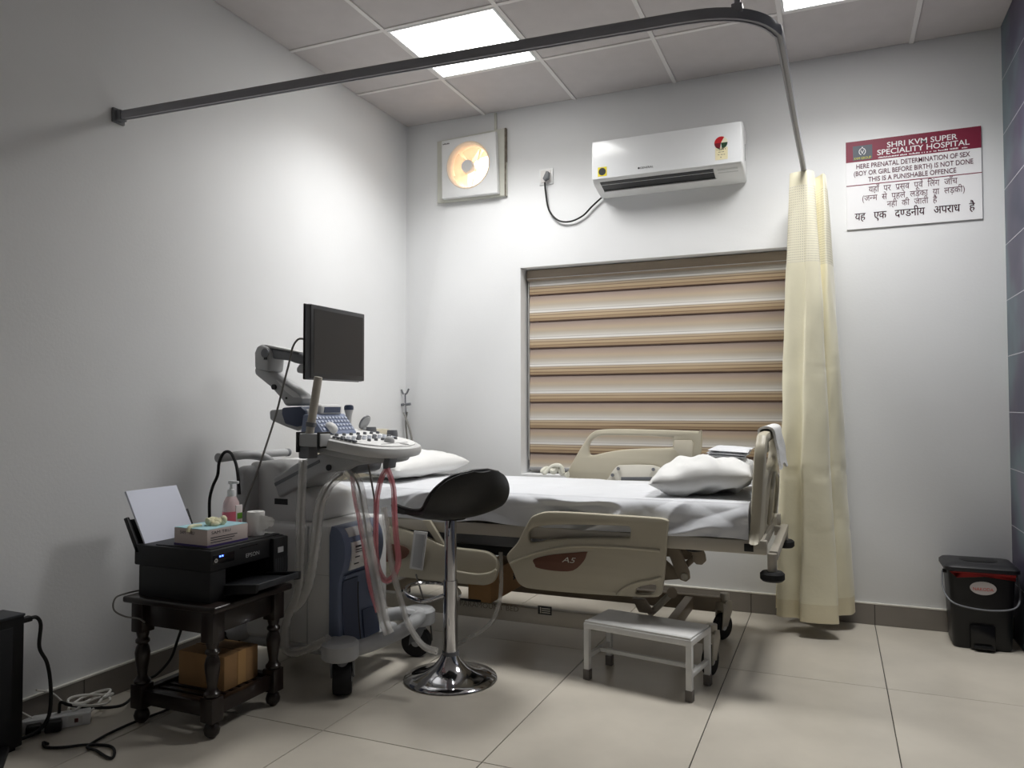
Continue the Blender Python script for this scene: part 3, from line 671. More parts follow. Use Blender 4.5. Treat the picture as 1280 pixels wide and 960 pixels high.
for x in (.42, 1.92):
    b = B(); b.box(x-.02, x+.02, -1.03, -.55, .13, .19, .004); part('base_crossbar', b, BROWNM, bed)
def caster(par, x, y, ang, r=.062, w=.028, ztop=.20, shell=BEDMET, tyre=RUBBER, hubm=USG, name='caster'):
    d = Vector((math.cos(ang), math.sin(ang), 0)); n = Vector((-d.y, d.x, 0)); c = Vector((x, y, r))-d*.02
    q = B(); q.cyl((x, y, ztop), (x, y, ztop-.07), .022, n=16)
    M_ = Matrix(((d.x, n.x, 0, c.x), (d.y, n.y, 0, c.y), (0, 0, 1, r), (0, 0, 0, 1)))
    fork = [(-.03, -.012), (-.012, .005), (.012, -.0), (.052, r+.02), (.045, r+.055), (.0, r+.06), (-.018, r+.03)]
    for s_ in (-1, 1):
        t0 = B(); t0.prism([(a, b_) for a, b_ in fork], 'y', s_*(w/2+.003), s_*(w/2+.010), .002); t0.xform(M_)
        me = bpy.data.meshes.new('t'); t0.bm.to_mesh(me); t0.bm.free(); q.bm.from_mesh(me); bpy.data.meshes.remove(me)
    q.box(-.02, .05, -w/2-.009, w/2+.009, r+.012, r+.05, .006, 2, M_)
    f = part(name, q, shell, par)
    q = B(); q.lathe([(r*.72, -w/2), (r*.93, -w/2), (r, -w*.3), (r, w*.3), (r*.93, w/2), (r*.72, w/2)], (0, 0, 0), 28, M_ @ Matrix.Rotation(R(90), 4, 'X')); part('tyre', q, tyre, f)
    q = B(); q.lathe([(.0, -w*.52), (r*.60, -w*.48), (r*.74, -w*.42), (r*.74, w*.42), (r*.60, w*.48), (0, w*.52)], (0, 0, 0), 22, M_ @ Matrix.Rotation(R(90), 4, 'X')); part('wheel_hub', q, hubm, f)
    return f
caster(bed, 2.085, -.53, R(60), ztop=.215); caster(bed, 2.10, -1.05, R(75), ztop=.205)
caster(bed, .32, -.53, R(100), ztop=.215); caster(bed, .32, -1.05, R(80), ztop=.205)
# lifting links at the foot end
YL = -1.0; c5 = crop(800, 640, .177)
def link(pix, y, th, m, nm='lift_link', bev=.004):
    q = B(); q.prism([(p.x, p.z) for p in (AY(a, c, y) for a, c in pix)], 'y', y-th/2, y+th/2, bev); return part(nm, q, m, bed)
link(c5([(350, 215), (420, 215), (462, 300), (468, 345), (440, 372), (400, 368), (375, 345), (372, 300)]), YL, .02, BROWNM)
l2 = link(c5([(195, 215), (262, 215), (350, 420), (355, 470), (325, 492), (285, 478), (255, 430), (205, 300)]), YL-.02, .016, BROWNM)
p = AY(*c5([(315, 456)])[0], YL-.03); b = B(); b.cyl(p, p+Vector((0, -.008, 0)), .015, n=14); part('pivot_bolt', b, BEDMET, l2)
link(c5([(60, 340), (180, 335), (250, 400), (300, 470), (180, 480), (60, 500)]), YL+.01, .02, BROWNM)
link(c5([(300, 370), (385, 290), (420, 320), (330, 400)]), YL+.03, .02, BROWNM)
p0, p1 = AY(*c5([(325, 300)])[0], YL+.05), AY(*c5([(325, 300)])[0], YL+.30); b = B(); b.cyl(p0, p1, .022, n=16); part('torsion_tube', b, BROWNM, bed)
b = B(); b.prism([(p.x, p.z) for p in (AY(a, c, -1.1) for a, c in c1([(680, 452), (735, 458), (775, 520), (710, 512)]))], 'y', -1.12, -1.09, .003); part('rail_mount', b, BROWNM, bed)
b = B(); b.cyl(AY(812, 768, -1.08), AY(838, 743, -1.08), .014, n=12); part('gas_strut', b, BEDMET, bed)
b = B(); b.cyl(AY(840, 741, -1.10), AY(840, 741, -1.03), .022, n=16); part('strut_pivot', b, BROWNM, bed)
# drive gear under the deck
b = B(); b.box(.55, 1.25, -.98, -.62, .40, .53, .01); part('drive_housing', b, BLACK, bed)
b = B(); b.box(.60, 1.32, -1.16, -1.10, .48, .535, .006); part('side_channel', b, USG3, bed)
b = B(); b.box(1.55, 2.0, -.90, -.86, .44, .50, .004); b.cyl((1.3, -.88, .40), (1.75, -.88, .47), .022, n=12); part('actuator', b, BROWNM, bed)
b = B(); hel = [Vector((1.235+.012*math.cos(t*.9), -1.09+.012*math.sin(t*.9), .51-.0017*t)) for t in range(110)]; b.tube(hel, .0032, 5, 0); part('coiled_cord', b, CORD, bed)

# mattress, sheet, pillows, towel
b = B(); b.box(.22, 2.262, -1.185, -.40, .600, .70, .02, 3); single('mattress', b, mat('mattress_dark', (46, 44, 44), .8, var=.1), 'dark mattress under the white sheet of the hospital bed', 'mattress')
sec = [(-1.219, .590), (-1.212, .640), (-1.209, .675), (-1.200, .705), (-1.182, .722), (-1.155, .728), (-1.0, .729), (-.8, .730), (-.6, .729), (-.44, .727), (-.405, .718), (-.39, .69), (-.388, .64), (-.365, .592)]
sc_ = cr([(y, z, 0) for y, z in sec], 9)
def sheet(u, v):
    i = v*(len(sc_)-1); k = min(int(i), len(sc_)-2); p = sc_[k].lerp(sc_[k+1], i-k); x = .215+2.052*u
    side = max(0, min(1, (-1.14-p.x)/.05)); topw = 1-side
    n1_ = noise.noise(Vector((x*3.2+p.y*7, p.y*5, 1.3))); n2_ = noise.noise(Vector((x*8+p.y*16, p.y*9, 5.1))); rg = max(0, 1-abs(noise.noise(Vector((x*3.4-p.y*9, p.y*4.0+x*.9, 7.7))))*4.0); rt = max(0, 1-abs(noise.noise(Vector((x*1.9-p.x*2.5, p.x*2.2, 3.7))))*9.0)
    dz = (.004*n1_+.0015*n2_+.004*rt)*topw; dy = -(.012*abs(n1_)**.8+.006*n2_+.024*rg-.006)*side
    hem = side*max(0, min(1, (.66-p.y)/.05))*.022*noise.noise(Vector((x*4, 2, 8)))
    xx = x+(.006*n2_ if 0 < u < 1 else 0)
    return Vector((xx, p.x+dy, p.y+dz+hem))
b = B(); b.grid(260, len(sc_), sheet)
for s_ in (0, 1):   # tucked ends
    L0 = [sheet(s_, j/(len(sc_)-1)) for j in range(len(sc_))]; b._add(L0, [tuple(range(len(L0)))])
single('bed_sheet', b, SHEET, 'creased white sheet spread over the hospital bed mattress', 'sheet', sharp=70)
def pillow(c, sx, sy, sz, rz, rx=0, ry=0, seed=0, wr=.012):
    q = B(); M_ = Matrix.Translation(c) @ Matrix.Rotation(rz, 4, 'Z') @ Matrix.Rotation(ry, 4, 'Y') @ Matrix.Rotation(rx, 4, 'X')
    for s_ in (1, -1):
        def f(u, v, s_=s_):
            a, c_ = 2*u-1, 2*v-1; e_ = (max(0, 1-abs(a)**2.6)*max(0, 1-abs(c_)**2.6))**.42
            pin = 1-.07*(1-abs(a*c_))*(max(abs(a), abs(c_))**4)
            n_ = noise.noise(Vector((a*1.7+seed, c_*1.9, s_)))*wr+(.5-abs(noise.noise(Vector((a*2.0+c_*1.2+seed, c_*1.1-a*.8, s_*2))))*2)*wr*.8+noise.noise(Vector((a*5+seed, c_*4, s_*2)))*wr*.15
            return M_ @ Vector((a*sx*pin, c_*sy*pin, s_*(sz*e_+n_*e_)))
        q.grid(49, 49, f)
    bmesh.ops.remove_doubles(q.bm, verts=q.bm.verts[:], dist=.0008); return q
single('pillow', pillow((.43, -.72, .806), .205, .345, .066, R(-4), 0, R(3), 2.0), PILLOW, 'plump white pillow at the bed end beside the scanner', 'pillow', 'bed pillows', sharp=80)
single('pillow', pillow((2.050, -.83, .806), .212, .29, .078, R(3), 0, R(-6), 6.3, .026), PILLOW, 'crumpled white pillow leaning on the end board by the curtain', 'pillow', 'bed pillows', sharp=80)
b = B()
for k in range(3):
    q = pillow((2.135+.006*k, -.72, .892+.012*k), .085, .20, .0085, R(2), 0, R(3), 3+k, .002); me = bpy.data.meshes.new('t'); q.bm.to_mesh(me); q.bm.free(); b.bm.from_mesh(me); bpy.data.meshes.remove(me)
single('folded_sheet', b, SHEET, 'folded white sheet lying on top of the crumpled pillow', 'sheet', sharp=80)
b = B()
def tw(u, v):
    n_ = .004*noise.noise(Vector((u*6, v*5, 4)))
    y = -.97+.46*u+.015*math.sin(v*7)*(u-.5)
    if v < .20: return Vector((2.284, y, 1.008-(.20-v)*.55))
    if v < .42:
        t = (v-.20)/.22*math.pi; return Vector((2.317-.033*math.cos(t)+n_, y, 1.008+.018*math.sin(t)+abs(n_)))
    w = (v-.42)/.58
    return Vector((2.352+.028*w+n_*1.5, y-.03*w, 1.006-w*.155*(1-.12*math.sin(u*5))))
b.grid(20, 60, tw); bmesh.ops.recalc_face_normals(b.bm, faces=b.bm.faces[:]); bmesh.ops.solidify(b.bm, geom=b.bm.faces[:], thickness=.010)
single('towel', b, TOWEL, 'pale towel draped over the bed end board beside the curtain', 'towel', sharp=70)
b = B(); b.tube([(1.10, -.40, .745), (1.13, -.39, .775), (1.17, -.40, .76), (1.20, -.385, .785), (1.215, -.39, .745), (1.25, -.40, .742)], lambda t: .014+.006*math.sin(t*20), 8); b.tube([(1.12, -.41, .745), (1.16, -.40, .785), (1.21, -.41, .79), (1.225, -.40, .75)], .011, 8)
single('restraint_strap', b, mat('strap_cloth', (208, 206, 192), .8, var=.06, vscale=30), 'small knotted pale cloth strap tied at the far side rail', 'strap')

# ================================================================== FOOT STEP
fs_ = thing('foot_step', 'low white metal foot step in front of the bed', 'step stool', (1.871, -1.245, 0), R(-10.3))
hx, hy, ht = .216, .102, .236
b = B(); b.box(-hx-.012, hx+.012, -hy-.012, hy+.012, ht-.030, ht-.006, .003); part('top_frame', b, WHITEM, fs_)
b = B(); b.box(-hx-.006, hx+.006, -hy+.012, hy+.006, ht-.008, ht+.001, .002); part('tread', b, WHITEM, fs_)
for y in (-hy-.006, -hy+.003): b = B(); b.box(-hx-.008, hx+.008, y-.003, y+.003, ht-.008, ht+.002, .001); part('tread_rib', b, WHITEM, fs_)
for sx in (-1, 1):
    for sy in (-1, 1):
        b = B(); b.box(sx*hx-.0115, sx*hx+.0115, sy*hy-.0115, sy*hy+.0115, .02, ht-.028, .002); lg_ = part('leg', b, WHITEM, fs_)
        b = B(); b.box(sx*hx-.0145, sx*hx+.0145, sy*hy-.0145, sy*hy+.0145, 0, .042, .003); part('rubber_foot', b, GREYCAP, lg_)
for sx in (-1, 1): b = B(); b.box(sx*hx-.009, sx*hx+.009, -hy+.011, hy-.011, .085, .103, .002); part('stretcher', b, WHITEM, fs_)
b = B(); b.box(-hx+.009, hx-.009, -.009, .009, .088, .104, .002); part('stretcher', b, WHITEM, fs_)

# ================================================================== BAR STOOL
st = thing('swivel_stool', 'black saddle-seat stool on a chrome column and round base', 'stool', (1.121, -1.516, 0), R(-29))
SC = Vector((0, 0, 0))
b = B(); b.lathe([(0, 0), (.186, 0), (.192, .004), (.188, .010), (.150, .017), (.105, .030), (.070, .052), (.046, .080), (.036, .098), (.0, .098)], SC, 48); part('base', b, CHROME, st, sharp=50)
b = B(); b.cyl(SC+Vector((0, 0, .09)), SC+Vector((0, 0, .40)), .030, n=28); b.cyl(SC+Vector((0, 0, .40)), SC+Vector((0, 0, .66)), .0255, n=28); part('column', b, CHROME, st)
b = B(); b.cyl(SC+Vector((0, 0, .096)), SC+Vector((0, 0, .112)), .034, n=24); part('column_collar', b, USG3, st)
b = B(); ringp = [SC+Vector((-.14+.115*math.cos(t), .0+.115*math.sin(t), .325+.03*(math.cos(t)*-.5))) for t in [R(a) for a in range(35, 330, 20)]]; b.tube([SC+Vector((-.02, .02, .335))]+ringp+[SC+Vector((-.02, -.02, .335))], .0085, 10, 4); part('foot_ring', b, CHROME, st)
b = B(); b.cyl((0, 0, .650), (0, 0, .664), .062, n=24); part('seat_plate', b, BLACK, st)
b = B(); b.tube([SC+Vector((.03, -.02, .655)), SC+Vector((.06, -.045, .63)), SC+Vector((.075, -.06, .595))], .0045, 8); part('height_lever', b, CHROME, st)
def seat(u, v, off=0):
    a = 2*u-1
    prof = cr([(-.198, .672, 0), (-.165, .678, 0), (-.08, .672, 0), (.02, .672, 0), (.10, .690, 0), (.155, .735, 0), (.190, .795, 0), (.208, .860, 0)], 6)
    k = v*(len(prof)-1); i = min(int(k), len(prof)-2); p = prof[i].lerp(prof[i+1], k-i)
    hw = .195*(1-.10*(1-v))
    fr_ = 1.0
    if v > .62: fr_ = math.sqrt(max(0.0, 1-((v-.62)/.385)**2.6))
    if v < .18: fr_ = math.sqrt(max(0.05, 1-((.18-v)/.20)**2.5))
    y = a*hw*max(fr_, .05)
    wrap = max(0, (v-.45))/.55
    x = p.x-.075*wrap*(a*fr_)**2-.0*off
    z = p.y+.030*(abs(a*fr_)**2.2)*(1-wrap)*(1 if v > .15 else v/.15)
    return Vector((SC.x+x, SC.y+y, z))
b = B(); b.grid(29, 41, seat); bmesh.ops.recalc_face_normals(b.bm, faces=b.bm.faces[:]); bmesh.ops.solidify(b.bm, geom=b.bm.faces[:], thickness=.022)
sh = part('seat_shell', b, LEATHER, st, sharp=70)
edge = [seat(0, v/24) for v in range(0, 24)]+[seat(u/10, 1) for u in range(11)]+[seat(1, 1-v/24) for v in range(1, 25)]
b = B(); b.tube(edge, .008, 8, 0); part('seat_piping', b, LEATHER, sh)

# ================================================================== ULTRASOUND MACHINE
us = thing('ultrasound_machine', 'grey ultrasound scanner on casters with swivel monitor and control desk', 'ultrasound machine', (.52, -1.58, 0))
Y0, Y1 = -1.80, -1.38; YC = -1.58
b = B(); b.box(.30, .735, Y0, Y1, .155, .632, .022, 3); bd = part('cabinet', b, USG, us)
b = B()
for k in range(7): b.box(.405, .475, Y0-.0012, Y0+.002, .47+.014*k, .476+.014*k)
part('vent_slots', b, USG3, bd)
b = B(); b.box(.30, .74, Y0-.001, Y0+.003, .44, .442); part('seam', b, USG2, bd)
b = B(); b.box(.62, .627, Y0-.001, Y0+.003, .16, .63); part('seam', b, USG2, bd)
b = B(); b.box(.225, .305, Y0+.01, Y1-.01, .15, .86, .03, 3); part('rear_column', b, USG2, us)
b = B(); b.prism([(.25, .60), (.25, .875), (.36, .875), (.41, .85), (.45, .78), (.60, .74), (.60, .63), (.30, .6)], 'y', Y0+.075, Y1-.03, .02, 3); part('upper_housing', b, USG, us)
p = AY(352, 627, Y0+.073); b = B(); b.box(p.x-.035, p.x+.03, Y0+.070, Y0+.08, p.z-.012, p.z+.012); part('grip_recess', b, BLACK, us)
# blue front fascia: curved profile in x-z, extruded across
fp = [(.735, .150), (.735, .60), (.745, .640), (.775, .632), (.800, .60), (.812, .54), (.803, .48), (.785, .43), (.780, .36), (.785, .25), (.795, .16)]
pr = [(p.x, p.y) for p in cr([(a, c, 0) for a, c in fp[2:]], 5)]
b = B(); b.prism(fp[:2]+pr, 'y', Y0-.012, -1.535, .008, 2); ff = part('front_fascia', b, USBLUE, us)
def fas(t0, t1, y0, y1, off, th=.006):
    """thin slab following the fascia front between two heights"""
    pts = [q for q in cr([(a, c, 0) for a, c in fp[3:]], 8)]
    pts = [q for q in pts if t0 <= q.y <= t1]
    q = B(); q.loft([[Vector((a.x+off, y0, a.y)), Vector((a.x+off, y1, a.y)), Vector((a.x+off-th, y1, a.y)), Vector((a.x+off-th, y0, a.y))] for a in pts]); return q
part('display_slot', fas(.590, .628, -1.775, -1.60, .003), USG2, ff)
prt = part('printer_door', fas(.46, .575, -1.77, -1.585, .006), PALE, ff)
b = B()
def fx_at(z):
    pts = cr([(a, c, 0) for a, c in fp[3:]], 8); return min(pts, key=lambda q: abs(q.y-z)).x
for (z, y0, y1, hh) in ((.553, -1.75, -1.71, .007), (.541, -1.75, -1.62, .003), (.532, -1.75, -1.605, .002), (.522, -1.65, -1.605, .008), (.512, -1.75, -1.72, .004), (.485, -1.75, -1.72, .004)): b.box(fx_at(z)+.0055, fx_at(z)+.0085, y0, y1, z-hh/2, z+hh/2)
part('door_print', b, INK, prt)
part('ledge', fas(.425, .445, -1.79, -1.56, .012, .012), USBLUE, ff)
part('lower_cover', fas(.165, .425, -1.79, -1.69, .006), USBLUED, ff)
part('shadow_gap', fas(.165, .40, -1.687, -1.677, .003), BLACK, ff)
part('foot_cover', fas(.165, .29, -1.655, -1.545, .006), USBLUED, ff)
b = B(); b.box(fx_at(.38)-.002, fx_at(.38)+.004, -1.60, -1.575, .36, .372); b.box(fx_at(.35)-.002, fx_at(.35)+.004, -1.60, -1.575, .335, .347); part('connector_ports', b, BLACK, ff)
# base and bumpers
b = B(); b.box(.18, .80, Y0+.01, Y1-.01, .115, .165, .02, 3); part('base_plate', b, USG2, us)
WF = [(.825, -1.845), (.868, -1.315)]; WR = [(.22, -1.80), (.22, -1.36)]
b = B(); b.tube([(.70, -1.80, .165), (.79, -1.825, .170), (.86, -1.79, .172), (.905, -1.65, .178), (.915, -1.53, .182), (.90, -1.42, .187), (.87, -1.34, .19), (.76, -1.33, .18), (.68, -1.38, .165)], .030, 12, 6); part('foot_bumper', b, USG2, us)
for x, y in WF:
    b = B(); b.lathe([(0, .142), (.064, .142), (.072, .15), (.072, .200), (.060, .212), (0, .214)], (x-.01, y, 0), 28); part('wheel_cover', b, USG2, us)
    caster(us, x, y, R(-58) if y < -1.6 else R(20), r=.066, w=.070 if y < -1.6 else .05, ztop=.16, shell=USG3, tyre=RUBBER, hubm=USG2)
for x, y in WR:
    b = B(); b.tube([(.34, y*.5+YC*.5, .16), (.27, y, .17), (.20, y-.0, .165)], .034, 12); part('rear_outrigger', b, USG2, us)
    caster(us, x, y, R(150), r=.064, w=.05, ztop=.15, shell=BLACK, tyre=RUBBER, hubm=USG3)
# rear push handle
b = B(); b.tube([(.15, -1.79, .893), (.15, -1.70, .896), (.155, -1.62, .896), (.21, -1.575, .88), (.27, -1.56, .83)], .020, 12); b.tube([(.15, -1.80, .893), (.15, -1.79, .893)], .021, 12, 1); b.tube([(.15, -1.62, .896), (.15, -1.45, .894), (.15, -1.36, .892)], .018, 12); hd_ = part('push_handle', b, USG2, us)
b = B(); b.cyl((.15, -1.362, .892), (.15, -1.345, .892), .019, n=14); part('handle_cap', b, USG3, hd_)
# lifting arm under desk
c7 = crop(260, 480, .25)
def uplate(pix, y, th, m, nm, bev=.012, par=None, sm=0):
    q = B(); pts = [AY(a, c, y) for a, c in pix]
    if sm: pts = cr(pts, sm, True)
    q.prism([(p.x, p.z) for p in pts], 'y', y, y+th, bev, 3); return part(nm, q, m, par or us)
am = uplate(c7([(322, 470), (440, 395), (560, 345), (600, 318), (700, 335), (775, 372), (790, 395), (745, 405), (700, 430), (560, 450), (350, 572), (335, 520)]), -1.75, .22, USG2, 'lift_arm')
uplate(c7([(330, 495), (555, 378), (558, 392), (335, 512)]), -1.753, .004, USG3, 'arm_groove', .001, am)
for q_ in c7([(603, 333), (605, 418)]): p = AY(*q_, -1.751); b = B(); b.cyl(p, p+Vector((0, -.004, 0)), .013, n=14); part('arm_bolt', b, BLACK, am)
p = AY(426, 566, -1.751); b = B(); b.prism([(p.x-.02, p.z+.008), (p.x+.025, p.z-.004), (p.x-.018, p.z-.01)], 'y', p.y-.003, p.y+.002); part('arm_slot', b, BLACK, am)
uplate(c7([(690, 400), (760, 375), (742, 440), (712, 455), (690, 440)]), -1.735, .18, USG3, 'arm_boss', .008, am)
# control desk: tilted slab
DO = Matrix.Translation((.560, YC-.03, 1.014)) @ Matrix.Rotation(R(9.0), 4, 'Y')
def dk(x, y, z=0): return DO @ Vector((x, y, z))
dout = [(.06, -.215), (.24, -.232), (.34, -.218), (.410, -.16), (.440, -.06), (.440, .04), (.41, .13), (.34, .19), (.24, .20), (.06, .20), (.03, .14), (.03, -.14)]
dn = [(p.x, p.y) for p in cr([(a, c, 0) for a, c in dout], 5, True)]
b = B(); b.plate(dn, [circ((.392, .015), .016, 16)], .044, .016, lambda u, v, w: dk(u, v, w-.022)); ds = part('control_desk', b, USG, us)
inn = [(.06+(a-.06)*.93, c*.90) for a, c in dn]
b = B(); b.plate(inn, [circ((.392, .015), .020, 16)], .006, .002, lambda u, v, w: dk(u, v, w+.002)); part('key_deck', b, PALE, ds)
b = B(); sk = [(.06+(a-.06)*.97, c*.96) for a, c in dn]; b.plate(sk, [], .03, .012, lambda u, v, w: dk(u-.03, v*.9, w-.055)); part('desk_underside', b, USG2, ds)
KEY = mat('key_dark', (92, 94, 100), .5, var=.05); KEY2 = mat('key_pale', (176, 180, 190), .5, var=.05)
kq = B(); kq.box(-.007, .007, -.009, .009, 0, .008, .002, 1); kmesh = mesh_of(kq, 'key', KEY)
kq = B(); kq.box(-.007, .007, -.009, .009, 0, .005, .002, 1); kmesh2 = mesh_of(kq, 'key', KEY2)
kq = B(); kq.lathe([(0, 0), (.008, 0), (.0075, .009), (.006, .011), (0, .011)], (0, 0, 0), 14); nmesh = mesh_of(kq, 'knob', USG3)
def kput(nm, me, x, y, z=.004):
    o = bpy.data.objects.new(nm, me); col.objects.link(o); o.parent = ds; o.matrix_local = Matrix.Translation(-ORG[us.name][0]) @ DO @ Matrix.Translation((x, y, z)); return o
for i in range(3):
    for j in range(9): kput('key', kmesh if (i+j) % 3 == 0 else kmesh2, .21+.024*i, -.16+.038*j)
for j in range(7): kput('knob', nmesh, .165, -.14+.05*j)
for j in range(5): kput('knob', nmesh, .295, -.10+.05*j)
for j in range(6): kput('key', kmesh, .20+.019*j, -.200)
b = B(); b.box(.365, .369, -.12, .08, .004, .0065); q_ = b.xform(DO); part('palm_line', b, USG2, ds)
b = B(); b.ball(dk(.34, -.02, .008), .022, n=10); part('trackball', b, USG2, ds)
# raised touch console and keyboard behind the deck
b = B(); b.prism([(.02, -.01), (.02, .070), (.06, .078), (.135, .010), (.135, -.01)], 'y', -.185, .045, .006); b.xform(DO); kc = part('touch_console', b, mat('console_blue_grey', (128, 138, 164), .45, var=.04), us)
kq = B(); kq.box(-.006, .006, -.0075, .0075, 0, .004, .001, 1); kb = mesh_of(kq, 'key', mat('key_blue_grey', (176, 184, 202), .5, var=.05))
d0, d1 = Vector((.06, 0, .078)), Vector((.135, 0, .010)); dd = (d1-d0); nn = Vector((-dd.z, 0, dd.x)).normalized()
for i in range(4):
    for j in range(10):
        pos = d0+dd*(.22+.19*i)+Vector((0, -.168+.0218*j, 0))+nn*.0
        X_ = dd.normalized(); Mk = Matrix(((X_.x, 0, nn.x, pos.x), (0, 1, 0, pos.y), (X_.z, 0, nn.z, pos.z), (0, 0, 0, 1)))
        o = bpy.data.objects.new('key', kb); col.objects.link(o); o.parent = kc; o.matrix_local = Matrix.Translation(-ORG[us.name][0]) @ DO @ Mk
b = B(); b.box(.030, .065, -.13, .02, .076, .116, .012, 3); b.xform(DO); part('touch_screen', b, USG, kc)
b = B(); b.box(.0645, .067, -.11, .00, .084, .108); b.xform(DO); part('screen_face', b, USBLUED, kc)
# rear dock under the monitor arm
b = B(); b.prism([(p.x, p.z) for p in (AY(a, c, -1.66) for a, c in c7([(303, 130), (470, 118), (500, 135), (500, 205), (440, 235), (385, 215), (305, 180)]))], 'y', -1.66, -1.48, .012, 3); dc = part('rear_dock', b, USG2, us)
b = B(); b.prism([(p.x, p.z) for p in (AY(a, c, -1.668) for a, c in c7([(368, 118), (462, 112), (488, 135), (488, 205), (440, 215), (382, 200), (366, 150)]))], 'y', -1.668, -1.475, .008, 2); part('dock_face', b, USBLUED, dc)
# monitor arm
cA = crop(310, 420, .1042)
ma = uplate(cA([(66, 370), (180, 395), (250, 430), (420, 555), (600, 690), (640, 750), (640, 835), (430, 840), (400, 770), (270, 620), (70, 460)]), -1.64, .09, USG2, 'lower_arm', .014)
uplate(cA([(330, 520), (440, 590), (600, 700), (618, 740), (540, 735), (450, 665)]), -1.643, .004, USG, 'arm_cap', .001, ma)
p = AY(*cA([(318, 612)])[0], -1.641); b = B(); b.cyl(p, p+Vector((0, -.008, 0)), .012, n=14); part('lock_knob', b, BLACK, ma)
p = AY(*cA([(462, 745)])[0], -1.641); b = B(); b.cyl(p, p+Vector((0, -.003, 0)), .005, n=10); part('bolt', b, BLACK, ma)
el = uplate(cA([(70, 400), (66, 200), (95, 125), (145, 100), (230, 130), (275, 200), (262, 330), (250, 435), (180, 420)]), -1.645, .10, USG2, 'elbow', .014)
p = AY(*cA([(200, 205)])[0], -1.648); b = B(); b.cyl(p, p+Vector((0, .11, 0)), .021, n=20); part('elbow_pivot', b, USG3, el)
p = AY(*cA([(210, 270)])[0], -1.647); b = B(); b.box(p.x-.008, p.x+.008, p.y-.002, p.y+.006, p.z-.005, p.z+.005); part('pivot_notch', b, BLACK, el)
ua = uplate(cA([(215, 140), (530, 190), (640, 205), (690, 250), (680, 330), (600, 335), (540, 320), (480, 295), (240, 265)]), -1.63, .075, USG3, 'upper_arm', .012)
uplate(cA([(160, 105), (225, 105), (600, 185), (600, 200), (225, 135)]), -1.633, .082, USG, 'arm_top_cover', .002, ua)
uplate(cA([(575, 385), (610, 340), (720, 320), (720, 440), (640, 450), (580, 440)]), -1.62, .08, USG2, 'tilt_joint', .008)
# monitor, facing +x
mn = B(); mx0 = .600
mon = mn.box(mx0-.030, mx0, -1.765, -1.375, 1.226, 1.537, .008, 2); mon = part('monitor', mn, USG3, us)
b = B(); b.box(mx0-.002, mx0+.004, -1.763, -1.377, 1.228, 1.535, .004); bz = part('bezel', b, mat('bezel_charcoal', (62, 62, 64), .4, var=.03), mon)
b = B(); b.box(mx0+.003, mx0+.0052, -1.745, -1.392, 1.250, 1.517); part('screen', b, mat('screen_off', (52, 52, 54), .35, var=.02), mon)
b = B(); b.box(mx0-.055, mx0-.028, -1.70, -1.45, 1.27, 1.46, .012, 3); part('monitor_back', b, BLACK, mon)
b = B(); b.box(mx0-.034, mx0-.026, -1.768, -1.372, 1.224, 1.539, .004); part('back_frame', b, BLACK, mon)
# pole with clear tube, clamped at the desk corner
pt, pb_ = AY(398, 471, -1.86), AY(384, 562, -1.86)
b = B(); b.cyl(pt, pb_, .0165, n=18, bev=.003); pl = part('probe_cable_pole', b, mat('pole_beige_grey', (176, 170, 160), .45, var=.03), us)
pm = pt.lerp(pb_, .62); b = B(); b.cyl(pm, pm+(pb_-pt)*.06, .021, n=18); part('pole_collar', b, USG3, pl)
b = B(); q0 = pt.lerp(pb_, .86); b.box(q0.x-.035, q0.x+.075, -1.885, -1.815, q0.z-.028, q0.z+.024, .008, 2); cl = part('pole_clamp', b, USG2, us)
b = B(); b.box(q0.x-.040, q0.x-.028, -1.89, -1.81, q0.z-.05, q0.z+.03, .003); part('clamp_band', b, BLACK, cl); b = B(); b.box(q0.x+.060, q0.x+.070, -1.889, -1.812, q0.z-.034, q0.z+.03, .003); part('clamp_band', b, BLACK, cl)
b = B(); b.box(q0.x-.035, q0.x+.015, -1.88, -1.82, q0.z-.075, q0.z-.028, .005); part('clamp_foot', b, USG3, cl)
# cable hook under desk front
hk = AY(484, 577, -1.70); b = B(); b.prism([(hk.x-.014, hk.z+.036), (hk.x+.028, hk.z+.036), (hk.x+.016, hk.z-.026), (hk.x-.008, hk.z-.030)], 'y', -1.72, -1.66, .004); part('cable_hook', b, USG3, us)
b = B(); b.box(hk.x-.02, hk.x+.030, -1.72, -1.60, hk.z+.030, hk.z+.044, .003); part('hook_bar', b, USG2, us)
b = B(); b.lathe([(0, -.03), (.026, -.03), (.024, .0), (.022, .012), (0, .012)], dk(.10, .205, .01), 18); b.lathe([(0, -.03), (.026, -.03), (.024, .0), (.022, .012), (0, .012)], dk(.19, .24, .01), 18); part('probe_cup', b, USG3, us)
